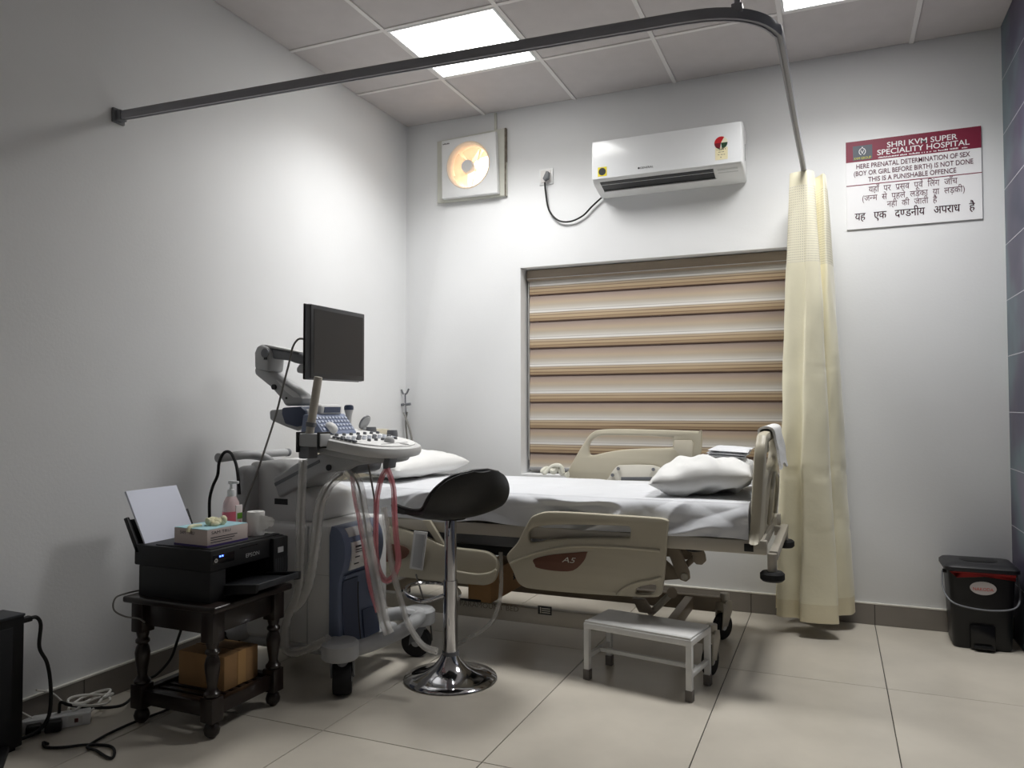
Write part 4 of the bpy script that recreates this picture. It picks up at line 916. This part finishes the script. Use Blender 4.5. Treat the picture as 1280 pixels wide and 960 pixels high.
# probes resting in the holders
def probe(px, py, y, sc, label, kind):
    p = AY(px, py, y); t = thing('ultrasound_probe', label, 'ultrasound probe', p, group='probes in the scanner holders')
    q = B()
    if kind == 'up':
        q.loft([[p+Vector((a*w_, b_*d_, h_)) for a, b_ in circ((0, 0), 1, 18)] for w_, d_, h_ in ((.014, .012, -.03), (.013, .012, 0), (.015, .014, .025), (.021, .018, .042), (.022, .018, .05))]); part('probe_body', q, USG, t)
        q = B(); q.loft([[p+Vector((a*w_, b_*d_, h_)) for a, b_ in circ((0, 0), 1, 18)] for w_, d_, h_ in ((.0225, .0185, .046), (.0228, .019, .058), (.020, .016, .066), (.010, .008, .069))]); part('probe_head', q, USBLUED, t)
    elif kind == 'disc':
        M_ = Matrix.Rotation(R(-62), 3, 'Y'); q.ball(p, .033, .033, .012, 12, M_); part('probe_head', q, USG2, t)
        q = B(); q.lathe([(.030, -.004), (.035, -.002), (.035, .004), (.030, .006)], (0, 0, 0), 24, Matrix.Translation(p) @ Matrix.Rotation(R(-62), 4, 'Y')); part('probe_rim', q, USG3, t)
        q = B(); q.cyl(p+Vector((0, 0, -.02)), p+Vector((.0, .0, -.055)), .012, n=12); part('probe_body', q, USG, t)
    else:
        M_ = Matrix.Rotation(R(35), 3, 'Y'); q.ball(p, .030, .024, .022, 12, M_); part('probe_head', q, PALE, t)
        q = B(); q.ball(p+Vector((-.010, -.002, -.008)), .028, .026, .022, 12, M_); part('probe_body', q, USBLUE, t)
probe(436, 525, -1.42, 1, 'upright grey ultrasound probe with dark flat head', 'up')
probe(456, 528, -1.42, 1, 'round disc-headed ultrasound probe at the right of the holders', 'disc')
probe(414, 535, -1.74, 1, 'white-tipped ultrasound probe lying nearest the desk corner', 'ball')
b = B(); p = AY(424, 520, -1.42); b.prism([(p.x-.018, p.z+.036), (p.x+.012, p.z+.034), (p.x+.022, p.z-.035), (p.x-.012, p.z-.035)], 'y', -1.45, -1.425, .004); part('holder_plate', b, USG3, us)
# cables and clear sleeves
def strand(name, pix, ys, r, m, label, cat='cable', group=None, n=8, core=None):
    if not isinstance(ys, (list, tuple)): ys = [ys]*len(pix)
    pts = [AY(a, c, y) for (a, c), y in zip(pix, ys)]
    if core is None:
        q = B(); q.tube(pts, r, n); return single(name, q, m, label, cat, group, sharp=80)
    lo_ = min(pts, key=lambda v: v.z); t = thing(name, label, cat, (lo_.x, lo_.y, lo_.z), group=group)
    q = B(); q.tube(pts, lambda s: r*(1+.18*noise.noise(Vector((s*9, r*900, 2)))), 10); part('sleeve', q, m, t, sharp=80)
    q = B(); q.tube(pts, core[0], 6); part('core_cable', q, core[1], t, sharp=80)
    return t
GC = 'probe cables hanging from the scanner'
strand('probe_cable', [(379, 575), (376, 640), (375, 700), (372, 745), (362, 765), (356, 790), (358, 812), (372, 815), (392, 808), (411, 799)], [-1.87]*10, .019, CLEAR, 'clear-sleeved probe cable hanging straight down from the upright pole', group=GC, core=(.0035, CABLEG))
strand('probe_cable', [(428, 592), (412, 606), (400, 632), (394, 680), (388, 720), (380, 745), (368, 760)], [-1.72, -1.78, -1.83, -1.85, -1.86, -1.86, -1.86], .021, CLEAR, 'clear-sleeved probe cable bowing left from the desk underside', group=GC, core=(.004, CABLEG))
strand('probe_cable', [(436, 590), (447, 604), (453, 632), (459, 670), (467, 710), (474, 745), (480, 775), (486, 792)], [-1.72, -1.74, -1.76, -1.78, -1.80, -1.82, -1.84, -1.84], .022, CLEAR, 'clear-sleeved probe cable falling in front of the blue fascia', group=GC, core=(.004, CABLEG))
strand('probe_cable', [(440, 594), (443, 620), (449, 650), (456, 690), (462, 730), (472, 765)], [-1.70, -1.71, -1.72, -1.75, -1.79, -1.81], .009, PINKC, 'thin pink probe cable half hidden behind the clear sleeve', group=GC)
strand('probe_cable', [(483, 586), (476, 600), (471, 625), (470, 655), (470, 690), (474, 714), (483, 726), (493, 718), (498, 700), (495, 670), (493, 640), (492, 612), (488, 596), (484, 586)], [-1.71]*14, .0115, PINKC, 'pink-sleeved probe cable looped from the hook under the desk', group=GC, core=(.003, mat('pink_core', (176, 60, 80), .5, var=.05)))
strand('probe_cable', [(480, 634), (484, 665), (488, 695), (494, 725), (500, 745), (506, 768), (516, 790), (530, 808), (546, 814)], [-1.71, -1.71, -1.71, -1.72, -1.72, -1.73, -1.73, -1.73, -1.73], .013, CLEAR, 'twisted clear-sleeved cable trailing from pink loop towards stool base', group=GC, core=(.003, PALE))
strand('probe_cable', [(460, 578), (464, 600), (468, 625), (470, 650)], -1.66, .004, CABLEG, 'thin bare grey cable hanging behind the pink loop', group=GC)
strand('monitor_cable', [(381, 424), (373, 424), (366, 434), (361, 455), (354, 482), (345, 518), (333, 556), (320, 594), (309, 622), (304, 640)], [-1.66, -1.68, -1.70, -1.71, -1.72, -1.74, -1.76, -1.80, -1.83, -1.84], .0045, CABLEG, 'thin grey cable running down from the monitor back')
strand('power_lead', [(299, 618), (298, 600), (295, 580), (288, 566), (280, 566), (274, 578), (272, 594), (266, 608), (262, 625), (262, 650)], [-1.84, -1.83, -1.815, -1.80, -1.80, -1.805, -1.80, -1.80, -1.81, -1.83], .0065, CORD, 'black cable hung over the scanner push handle')

# ================================================================== SIDE TABLE WITH PRINTER
TT = .447
tb = thing('side_table', 'small dark turned-leg wooden table under the printer', 'table', (.478, -2.17, 0))
tx0, tx1, ty0, ty1 = .268, .692, -2.368, -1.975
b = B(); b.box(tx0, tx1, ty0, ty1, TT-.022, TT, .007, 3); part('tabletop', b, WOOD, tb)
LX, LY = (.318, .640), (-2.322, -2.020)
prof = [(.0, .0), (.012, .002), (.024, .014), (.027, .028), (.022, .044), (.014, .052), (.014, .060)]
turn = [(.022, .135), (.028, .142), (.028, .150), (.020, .158), (.016, .168), (.019, .19), (.024, .22), (.026, .245), (.022, .265), (.017, .275), (.024, .283), (.024, .290), (.018, .298), (.022, .315), (.022, .322)]
for x in LX:
    for y in LY:
        b = B(); b.box(x-.027, x+.027, y-.027, y+.027, .055, .138, .003); b.box(x-.027, x+.027, y-.027, y+.027, .320, TT-.022, .003)
        b.lathe(turn, (x, y, 0), 18); l_ = part('leg', b, WOOD, tb)
        b = B(); b.lathe(prof, (x, y, 0), 16); part('ball_foot', b, WOOD, l_)
for y in LY: b = B(); b.box(LX[0]+.02, LX[1]-.02, y-.012, y+.012, .345, TT-.022, .002); part('apron', b, WOOD, tb); b = B(); b.box(LX[0]+.02, LX[1]-.02, y-.014, y+.014, .070, .118, .003); part('stretcher', b, WOOD, tb)
for x in LX: b = B(); b.box(x-.012, x+.012, LY[0]+.02, LY[1]-.02, .345, TT-.022, .002); part('apron', b, WOOD, tb); b = B(); b.box(x-.014, x+.014, LY[0]+.02, LY[1]-.02, .070, .118, .003); part('stretcher', b, WOOD, tb)
for k in range(7):
    y = LY[0]+.035+.0385*k; b = B(); b.box(LX[0]+.01, LX[1]-.01, y-.012, y+.012, .096, .108, .002); part('shelf_slat', b, WOOD, tb)
cb = thing('cardboard_box', 'brown cardboard box on the lower shelf of the side table', 'box', (.478, -2.115, .108))
b = B(); b.box(.375, .590, -2.215, -2.045, .108, .228, .003); part('carton', b, CARTON, cb)
b = B(); b.box(.374, .591, -2.132, -2.129, .2275, .2290); part('lid_seam', b, mat('carton_seam', (110, 78, 46), .9, var=.1), cb)
b = B(); b.box(.5895, .5915, -2.15, -2.11, .112, .2295); part('packing_tape', b, mat('carton_tape', (186, 146, 96), .35, var=.05), cb)
# printer, front towards +x
pr_ = thing('inkjet_printer', 'black ink tank printer standing on the dark side table', 'printer', (.46, -2.14, TT))
px0, px1, py0, py1, pz1 = .285, .640, -2.335, -1.962, TT+.178
b = B(); b.box(px0, px1, py0, py1, TT+.105, pz1, .006, 2); pbd = part('body', b, PRN, pr_)
b = B(); b.box(px0+.022, px1-.004, py0+.002, py0+.075, TT, TT+.106, .003); b.box(px0+.022, px1-.004, py1-.075, py1-.002, TT, TT+.106, .003); b.box(px0+.022, px1-.16, py0+.07, py1-.07, TT, TT+.106, .003); part('lower_body', b, PRN, pr_)
b = B(); b.box(px1-.17, px1-.02, py0+.072, py1-.072, TT+.004, TT+.020); part('paper_slot_floor', b, PRN2, pr_)
b = B(); b.box(px0+.09, px1-.012, py0+.012, py1-.012, pz1, pz1+.004, .002); part('scanner_lid', b, PRN, pr_)
b = B(); b.box(px1-.01, px1+.016, py1-.078, py1+.002, TT+.03, pz1-.004, .004); ik = part('ink_tank', b, PRN, pr_)
b = B(); b.box(px1+.0155, px1+.0172, py1-.056, py1-.026, TT+.118, TT+.138); part('ink_label', b, USG2, ik)
for k in range(6):
    b = B(); yy = py1-.070+.0125*k; b.box(px1+.0155, px1+.0175, yy, yy+.007, TT+.045, TT+.098, .001); part('ink_window', b, PRN2, ik)
b = B(); txt('EPSON', b, (px1+.0006, -2.135, TT+.133), (0, 1, 0), (0, 0, 1), w=.068, h=.014); part('brand_lettering', b, USG2, pbd)
b = B(); b.box(px1-.002, px1+.0012, -2.325, -2.225, TT+.128, TT+.160, .001); cp_ = part('button_panel', b, BLACKG, pbd)
b = B(); txt('O', b, (px1+.0016, -2.312, TT+.142), (0, 1, 0), (0, 0, 1), w=.014, h=.013); txt('I', b, (px1+.0016, -2.312, TT+.143), (0, 1, 0), (0, 0, 1), h=.008, size=.008); part('power_button', b, PALE, cp_)
b = B(); b.box(px1+.0005, px1+.0018, -2.297, -2.290, TT+.151, TT+.156); b.box(px1+.0005, px1+.0018, -2.286, -2.279, TT+.151, TT+.156); part('status_light', b, mat('blue_led', (40, 70, 255), .4, emit=((70, 100, 255), 6)), cp_)
b = B(); b.box(px1-.001, px1+.001, -2.20, -2.11, pz1-.014, pz1-.012); part('lid_groove', b, BLACKG, pbd)
b = B(); b.prism([(px1-.12, TT+.022), (px1+.135, TT+.040), (px1+.135, TT+.062), (px1+.128, TT+.062), (px1+.125, TT+.050), (px1-.12, TT+.030)], 'y', -2.255, -2.045, .002); ot = part('output_tray', b, PRN2, pr_)
b = B(); b.prism([(px1-.02, TT+.012), (px1+.135, TT+.034), (px1+.135, TT+.064), (px1-.02, TT+.048)], 'y', -2.268, -2.254, .003); part('tray_side', b, PRN, ot); b = B(); b.prism([(px1-.02, TT+.012), (px1+.135, TT+.034), (px1+.135, TT+.064), (px1-.02, TT+.048)], 'y', -2.046, -2.032, .003); part('tray_side', b, PRN, ot)
b = B(); b.prism([(px0+.006, pz1-.03), (px0+.028, pz1-.03), (px0-.040, pz1+.092), (px0-.056, pz1+.086)], 'y', -2.335, -2.322, .003); b.prism([(px0+.006, pz1-.03), (px0+.028, pz1-.03), (px0-.030, pz1+.092), (px0-.046, pz1+.086)], 'y', -2.075, -2.062, .003); b.prism([(px0+.004, pz1-.03), (px0+.016, pz1-.03), (px0-.042, pz1+.082), (px0-.054, pz1+.076)], 'y', -2.325, -2.07, .002); part('paper_support', b, PRN, pr_)
b = B(); b.prism([(px0+.026, pz1-.005), (px0+.034, pz1-.005), (px0-.068, pz1+.182), (px0-.076, pz1+.178)], 'y', -2.315, -2.085, .0005, 1)
single('paper_stack', b, mat('copier_paper', (226, 230, 244), .7, var=.01), 'white copier paper standing in the printer rear feed', 'paper')
# things on the printer
gz = pz1+.004
gb = thing('glove_box', 'cardboard glove box with pale blue top on the printer', 'box', (.55, -2.25, gz), R(-3))
b = B(); b.box(-.105, .055, -.060, .155-.03, 0, .060, .002); part('carton', b, mat('glove_carton', (196, 184, 180), .6, var=.04, vscale=9), gb)
b = B(); b.box(-.104, .054, -.059, .124, .060, .0615); part('blue_top', b, mat('glove_top_blue', (164, 206, 216), .6, var=.08, vscale=16), gb)
b = B(); b.box(-.1055, .0555, -.0605, .1255, 0, .007); part('purple_base_band', b, mat('glove_purple', (70, 56, 110), .6, var=.05), gb)
b = B(); txt('SAM', b, (-.062, -.0604, .046), (1, 0, 0), (0, 0, 1), w=.026, h=.011); txt('TRU', b, (-.018, -.0604, .046), (1, 0, 0), (0, 0, 1), w=.028, h=.011, shear=.3); part('front_print', b, INK, gb); b = B(); txt('SAM TRU', b, (.0554, .0, .048), (0, 1, 0), (0, 0, 1), w=.085, h=.010)
for k in range(3): b.box(.0551, .0558, -.045, .05+.012*k, .014+.008*k, .0165+.008*k)
part('side_print', b, INK, gb)
b = B()
for k in range(9):
    a = random.uniform(0, 6.28); b.ball((-.005+.028*math.cos(a)*random.random()-.01+.012*(k % 3), .028+.05*(k/9-.35), .068+.010*random.random()), .012+.008*random.random(), .014+.006*random.random(), .008+.006*random.random(), 7, Matrix.Rotation(a, 3, 'X'))
b.tube([(-.03, -.01, .064), (-.035, -.035, .066), (-.03, -.06, .064), (-.028, -.068, .05)], .007, 7); part('protruding_glove', b, mat('latex_cream', (226, 222, 186), .6, var=.05, vscale=30), gb)
bt = thing('handwash_bottle', 'pump bottle of pink handwash behind the glove box', 'bottle', (.492, -2.085, gz))
bc = Vector((.492, -2.085, gz)); bt.scale = (1, 1, 1.09)
def oval(w_, d_, z): return [bc+Vector((w_*math.cos(t)*0+d_*math.sin(t), w_*math.cos(t), z)) for t in [2*math.pi*i/24 for i in range(24)]]
b = B(); b.loft([oval(.034, .024, .0), oval(.036, .026, .006), oval(.036, .026, .085), oval(.033, .024, .112), oval(.022, .018, .130), oval(.014, .014, .136)]); part('bottle', b, mat('clear_pink_plastic', (238, 214, 214), .2, alpha=.72, var=.03), bt)
b = B(); b.loft([oval(.0365, .0265, .004), oval(.0368, .0268, .008), oval(.0368, .0268, .082), oval(.0365, .0265, .084)]); part('pink_soap', b, mat('pink_soap', (228, 112, 130), .3, var=.04), bt)
q_ = [AX(a, c, bc.x+.0275) for a, c in ((287, 610), (302, 610), (302, 656), (287, 656))]
b = B(); b.box(bc.x+.022, bc.x+.0278, bc.y-.004, bc.y+.030, .018+gz, .105+gz, .002); lb2 = part('label', b, mat('soap_label', (232, 222, 220), .5, var=.03), bt)
b = B(); b.box(bc.x+.0275, bc.x+.0284, bc.y+.002, bc.y+.028, .058+gz, .078+gz); part('green_mark', b, mat('label_leaf_green', (96, 152, 40), .5, var=.08), lb2)
b = B(); b.prism(circ((bc.y+.015, .038+gz), .013, 18), 'x', bc.x+.0275, bc.x+.0284); part('fruit_mark', b, mat('label_fruit', (224, 130, 132), .5, var=.08), lb2)
b = B(); b.lathe([(0, .134), (.015, .134), (.015, .150), (.012, .158), (.006, .160), (.005, .176), (.011, .178), (.011, .188), (0, .190)], bc, 18); b.box(bc.x+.0, bc.x+.034, bc.y-.006, bc.y+.006, gz+.178, gz+.188, .003); part('pump', b, WHITEP, bt)
tp_ = thing('tissue_roll', 'white tissue roll with a loose end beside the handwash bottle', 'tissue roll', (.560, -2.045, gz)); tc_ = Vector((.565, -2.035, gz))
TIS = mat('tissue_white', (232, 231, 228), .9, var=.03, vscale=20, bump=.2, bscale=60)
b = B(); b.lathe([(.012, .004), (.012, .001), (.031, 0), (.0325, .004), (.0325, .084), (.031, .088), (.012, .088), (.012, .080)], tc_, 26); part('roll', b, TIS, tp_)
b = B(); b.grid(10, 12, lambda u, v: tc_+Vector((.0315+.020*u+.007*noise.noise(Vector((u*3, v*4, 1)))*u, -.012+.046*u+.010*math.sin(v*3)*u, .078-.014*u-.060*v*(1-.45*u)+.006*noise.noise(Vector((u*5, v*5, 7)))*u))); bmesh.ops.solidify(b.bm, geom=b.bm.faces[:], thickness=.001); part('loose_end', b, TIS, tp_, sharp=80)
b = B(); b.grid(12, 8, lambda u, v: Vector((.548+.06*u, -2.00+.030*v, gz+.0015+.004*max(0, noise.noise(Vector((u*5, v*4, 3))))))); bmesh.ops.solidify(b.bm, geom=b.bm.faces[:], thickness=.001)
single('tissue_sheet', b, TIS, 'flat crumpled tissue lying on the printer by the roll', 'tissue', sharp=80)
b = B(); b.tube([(.276, -2.30, TT+.006), (.262, -2.345, TT+.004), (.250, -2.38, TT-.006), (.250, -2.385, TT-.045), (.285, -2.37, TT-.068), (.33, -2.352, TT-.075), (.36, -2.352, TT-.085)], .003, 7); single('usb_lead', b, CABLEG, 'thin grey lead drooping over the side table edge', 'cable')
strand('printer_lead', [(230, 776), (222, 800), (213, 824), (196, 843), (180, 852), (160, 877), (140, 884), (108, 884), (86, 881), (76, 878), (74, 890), (73, 908)], [-2.02, -2.0, -2.0, -2.05, -2.10, -2.26, -2.32, -2.38, -2.43, -2.45, -2.45, -2.46], .0055, CORD, 'black lead dropping behind the side table to the extension socket')

# ================================================================== PC TOWER, EXTENSION STRIP, LEADS
pcb = thing('computer_tower', 'black computer tower standing at the left edge by wall', 'computer', (.075, -2.85, 0))
b = B(); b.box(.022, .130, -3.03, -2.622, .010, .434, .004); part('case', b, BLACK, pcb)
b = B(); b.box(.030, .122, -3.02, -2.64, 0, .012); part('feet', b, RUBBER, pcb)
b = B(); b.box(.020, .132, -3.032, -2.620, .428, .437, .002); part('top_cover', b, PRN2, pcb)
b = B(); b.box(.128, .1315, -3.0, -2.66, .04, .40, .001); part('side_panel', b, PRN, pcb)
t = thing('computer_lead', 'thick black lead curving from the computer tower down to floor', 'cable', (.12, -2.5, 0))
b = B(); b.box(.088, .112, -2.624, -2.580, .398, .416, .004); part('plug', b, CORD, t)
b = B(); b.tube([(.10, -2.585, .407), (.10, -2.560, .404), (.10, -2.545, .375), (.095, -2.545, .30), (.105, -2.525, .245), (.11, -2.515, .18), (.11, -2.512, .10), (.105, -2.520, .05), (.10, -2.55, .022), (.085, -2.60, .012)], .0062, 8); part('lead', b, CORD, t)
es = thing('extension_strip', 'white extension socket strip on floor beside the computer tower', 'power strip', (.15, -2.48, 0))
pA, pB = AZ(33, 918, .0), AZ(113, 905, .0); dv = (pB-pA).normalized(); nv = Vector((-dv.y, dv.x, 0)); LN = (pB-pA).length+.06
Ms = Matrix(((dv.x, nv.x, 0, pA.x-dv.x*.06), (dv.y, nv.y, 0, pA.y-dv.y*.06), (0, 0, 1, 0), (0, 0, 0, 1)))
b = B(); b.box(0, LN, 0, .055, 0, .042, .004, 2, Ms); part('strip_body', b, WHITEP, es)
for k in range(3):
    b = B(); x_ = LN-.045-.062*k; b.box(x_-.022, x_+.022, -.0015, .003, .006, .036, .001, 1, Ms); so_ = part('socket_face', b, PALE, es)
    b = B(); b.box(x_-.004, x_+.004, -.003, 0, .012, .030, .001, 1, Ms) if k == 1 else b.box(x_-.004, x_+.008, -.003, 0, .014, .028, .001, 1, Ms); part('socket_hole' if k == 1 else 'rocker_switch', b, BLACK if k else mat('rocker_maroon', (90, 30, 34), .4, var=.1), so_)
b = B(); b.box(LN-.135, LN-.085, -.040, -.003, .004, .040, .006, 2, Ms); single('power_adapter', b, CORD, 'black plug in the middle socket of the white extension strip', 'plug')
b = B(); b.box(LN-.19, LN-.145, -.038, -.003, .006, .036, .006, 2, Ms); single('power_adapter', b, CORD, 'black plug in the extension strip nearest the computer tower', 'plug')
z_ = lambda pts, z: [AZ(a, c, z) for a, c in pts]
b = B(); b.tube(z_([(60, 930), (54, 928), (58, 934), (80, 934), (108, 931), (135, 932), (143, 938), (141, 947), (133, 946), (120, 938), (110, 935), (112, 931), (130, 920), (155, 908), (175, 900), (215, 885)], .006), .0045, 8); single('floor_lead', b, CORD, 'black lead looping across floor tiles towards the side table', 'cable')
b = B(); pts = []
for k in range(60):
    t_ = k/59*6*math.pi; c_ = AZ(112, 886, .02); pts.append(c_+Vector((.050*math.cos(t_)+.014*math.sin(t_*2.3), .075*math.sin(t_)*(1-.1*k/59)+.012*math.cos(t_*1.7), .012+.016*(1+math.sin(t_*1.37+1)))))
b.tube(pts, .0045, 6, 2); single('white_cord_coil', b, WCORD, 'loose coil of thin white cord on floor by extension strip', 'cord')
b = B(); b.tube([(.02, -2.50, .13), (.016, -2.44, .10), (.03, -2.40, .05), (.05, -2.36, .012), (.07, -2.34, .008)], .0035, 6); b.tube([(.016, -2.62, .12), (.02, -2.56, .08), (.03, -2.50, .03), (.06, -2.45, .01)], .003, 6); single('white_lead', b, WCORD, 'thin white lead hanging along skirting behind the extension strip', 'cord')
# tip of a chair foot at the lower left corner
b = B(); p = AZ(6, 955, .03); b.box(p.x-.16, p.x+.012, p.y-.035, p.y-.005, 0.004, .030, .008, 2, Matrix.Translation(p) @ Matrix.Rotation(R(-40), 4, 'Z') @ Matrix.Translation(-p)); single('chair_foot', b, BLACK, 'black chair foot poking into the lower left corner', 'chair foot')

# ================================================================== CORNER, UNDER BED, BIN
cr_ = thing('crutch', 'grey metal crutch leaning in the back left corner behind bed', 'crutch', (.06, -.05, 0))
A_ = lambda a, c: AY(a, c, -.06)
b = B(); b.tube([A_(505, 516), AY(514, 545, -.10), Vector((.16, -.12, .62))], .007, 8); b.tube([A_(509, 515), AY(508, 540, -.04), Vector((.10, -.03, .5))], .006, 8); part('shaft', b, CABLEG, cr_)
b = B(); b.cyl(A_(507, 518), A_(506, 492), .008, n=10); part('upper_tube', b, CHROME, cr_)
b = B(); b.tube([A_(502, 487), A_(504, 492), A_(508, 492), A_(511, 486)], .006, 8); part('fork', b, USG3, cr_); b = B(); b.cyl(A_(502, 506), A_(513, 505), .009, n=10); part('grip', b, USG3, cr_)
b = B(); b.box(.98, 1.10, -1.07, -.51, .196, .345, .004); single('cardboard_box', b, CARTON, 'brown carton resting on the bed base behind the stool column', 'box')
b = B(); b.tube([AY(626, 690, -1.15), AY(626, 740, -1.16), AY(618, 772, -1.18), AY(600, 790, -1.2), AZ(570, 806, .01)], .010, 10); single('clear_hose', b, CLEAR, 'clear plastic hose hanging below the bed side rail', 'hose')
b = B(); b.tube([AY(520, 718, -1.25), AY(528, 745, -1.22), AY(537, 775, -1.22), AZ(540, 800, .01)], .004, 6); single('thin_bed_cable', b, CABLEG, 'thin pale cable drooping under the bed controls behind stool ring', 'cable')
bn = thing('pedal_bin', 'black pedal bin with wire handle in the back right corner', 'bin', (3.19, -.18, 0))
bx, by = 3.190, -.165
def rr(hw, hd, z, r=.03, dx=0, dy=0):
    o = []
    for sx, sy, a0 in ((1, 1, 0), (-1, 1, 90), (-1, -1, 180), (1, -1, 270)):
        for k in range(5): a = R(a0+22.5*k); o.append(Vector((bx+dx+sx*(hw-r)+r*math.cos(a), by+dy+sy*(hd-r)+r*math.sin(a), z)))
    return o
b = B(); b.loft([rr(.112, .092, .0), rr(.118, .096, .012), rr(.128, .108, .25), rr(.134, .114, .345), rr(.134, .114, .350)]); part('bucket', b, BLACK, bn)
b = B(); b.loft([rr(.142, .120, .352), rr(.150, .128, .356), rr(.150, .128, .372), rr(.138, .116, .384), rr(.10, .08, .390)]); ld_ = part('lid', b, mat('bin_lid_black', (30, 30, 33), .4, var=.1), bn)
b = B(); b.loft([rr(.075, .055, .389, .05), rr(.078, .058, .392, .05), rr(.06, .04, .396, .035), rr(.02, .015, .396, .012)]); part('lid_boss', b, BLACK, ld_)
RED = mat('red_liner', (170, 36, 34), .4, var=.12, vscale=14)
b = B(); 
for q0_, q1_ in (((1188, 715), (1268, 720)),):
    b.loft([[AY(a, c, by-.1165) for a, c in ((1187, 714), (1196, 722), (1194, 716))]+[AY(1187, 714, by-.1150)], [AY(a, c, by-.1165) for a, c in ((1230, 716), (1230, 721), (1230, 718))]+[AY(1230, 716, by-.115)], [AY(a, c, by-.1165) for a, c in ((1270, 719), (1270, 727), (1270, 723))]+[AY(1270, 719, by-.115)]])
part('bag_liner', b, RED, bn)
p = AY(1229, 735.5, by-.114); b = B(); b.prism(circ((p.x, p.z), .052, 28, .030), 'y', by-.1150, by-.108); st_ = part('oval_sticker', b, mat('bin_sticker', (190, 184, 180), .4, var=.03), bn)
b = B(); txt('NAKODA', b, (p.x, by-.1154, p.z-.004), (1, 0, 0), (0, 0, 1), w=.080, h=.014); part('sticker_lettering', b, mat('sticker_red', (196, 60, 40), .5, var=.05), st_)
b = B(); b.box(bx-.052, bx+.048, by-.118, by-.05, .004, .115, .006); rc = part('pedal_recess', b, BLACKG, bn)
b = B(); b.prism([(by-.14, .012), (by-.06, .022), (by-.06, .030), (by-.14, .024)], 'x', bx-.040, bx+.038, .003); part('pedal', b, BLACK, bn)
b = B(); b.tube([Vector((bx-.150, by-.03, .335)), Vector((bx-.152, by-.07, .26)), Vector((bx-.125, by-.132, .215)), Vector((bx-.05, by-.142, .195)), Vector((bx+.05, by-.142, .193)), Vector((bx+.125, by-.132, .212)), Vector((bx+.152, by-.07, .26)), Vector((bx+.150, by-.03, .335))], .004, 8); part('wire_handle', b, USG3, bn)
b = B(); b.cyl((bx-.15, by-.03, .335), (bx-.13, by-.03, .335), .009, n=10); b.cyl((bx+.13, by-.03, .335), (bx+.15, by-.03, .335), .009, n=10); part('handle_lug', b, BLACK, bn)
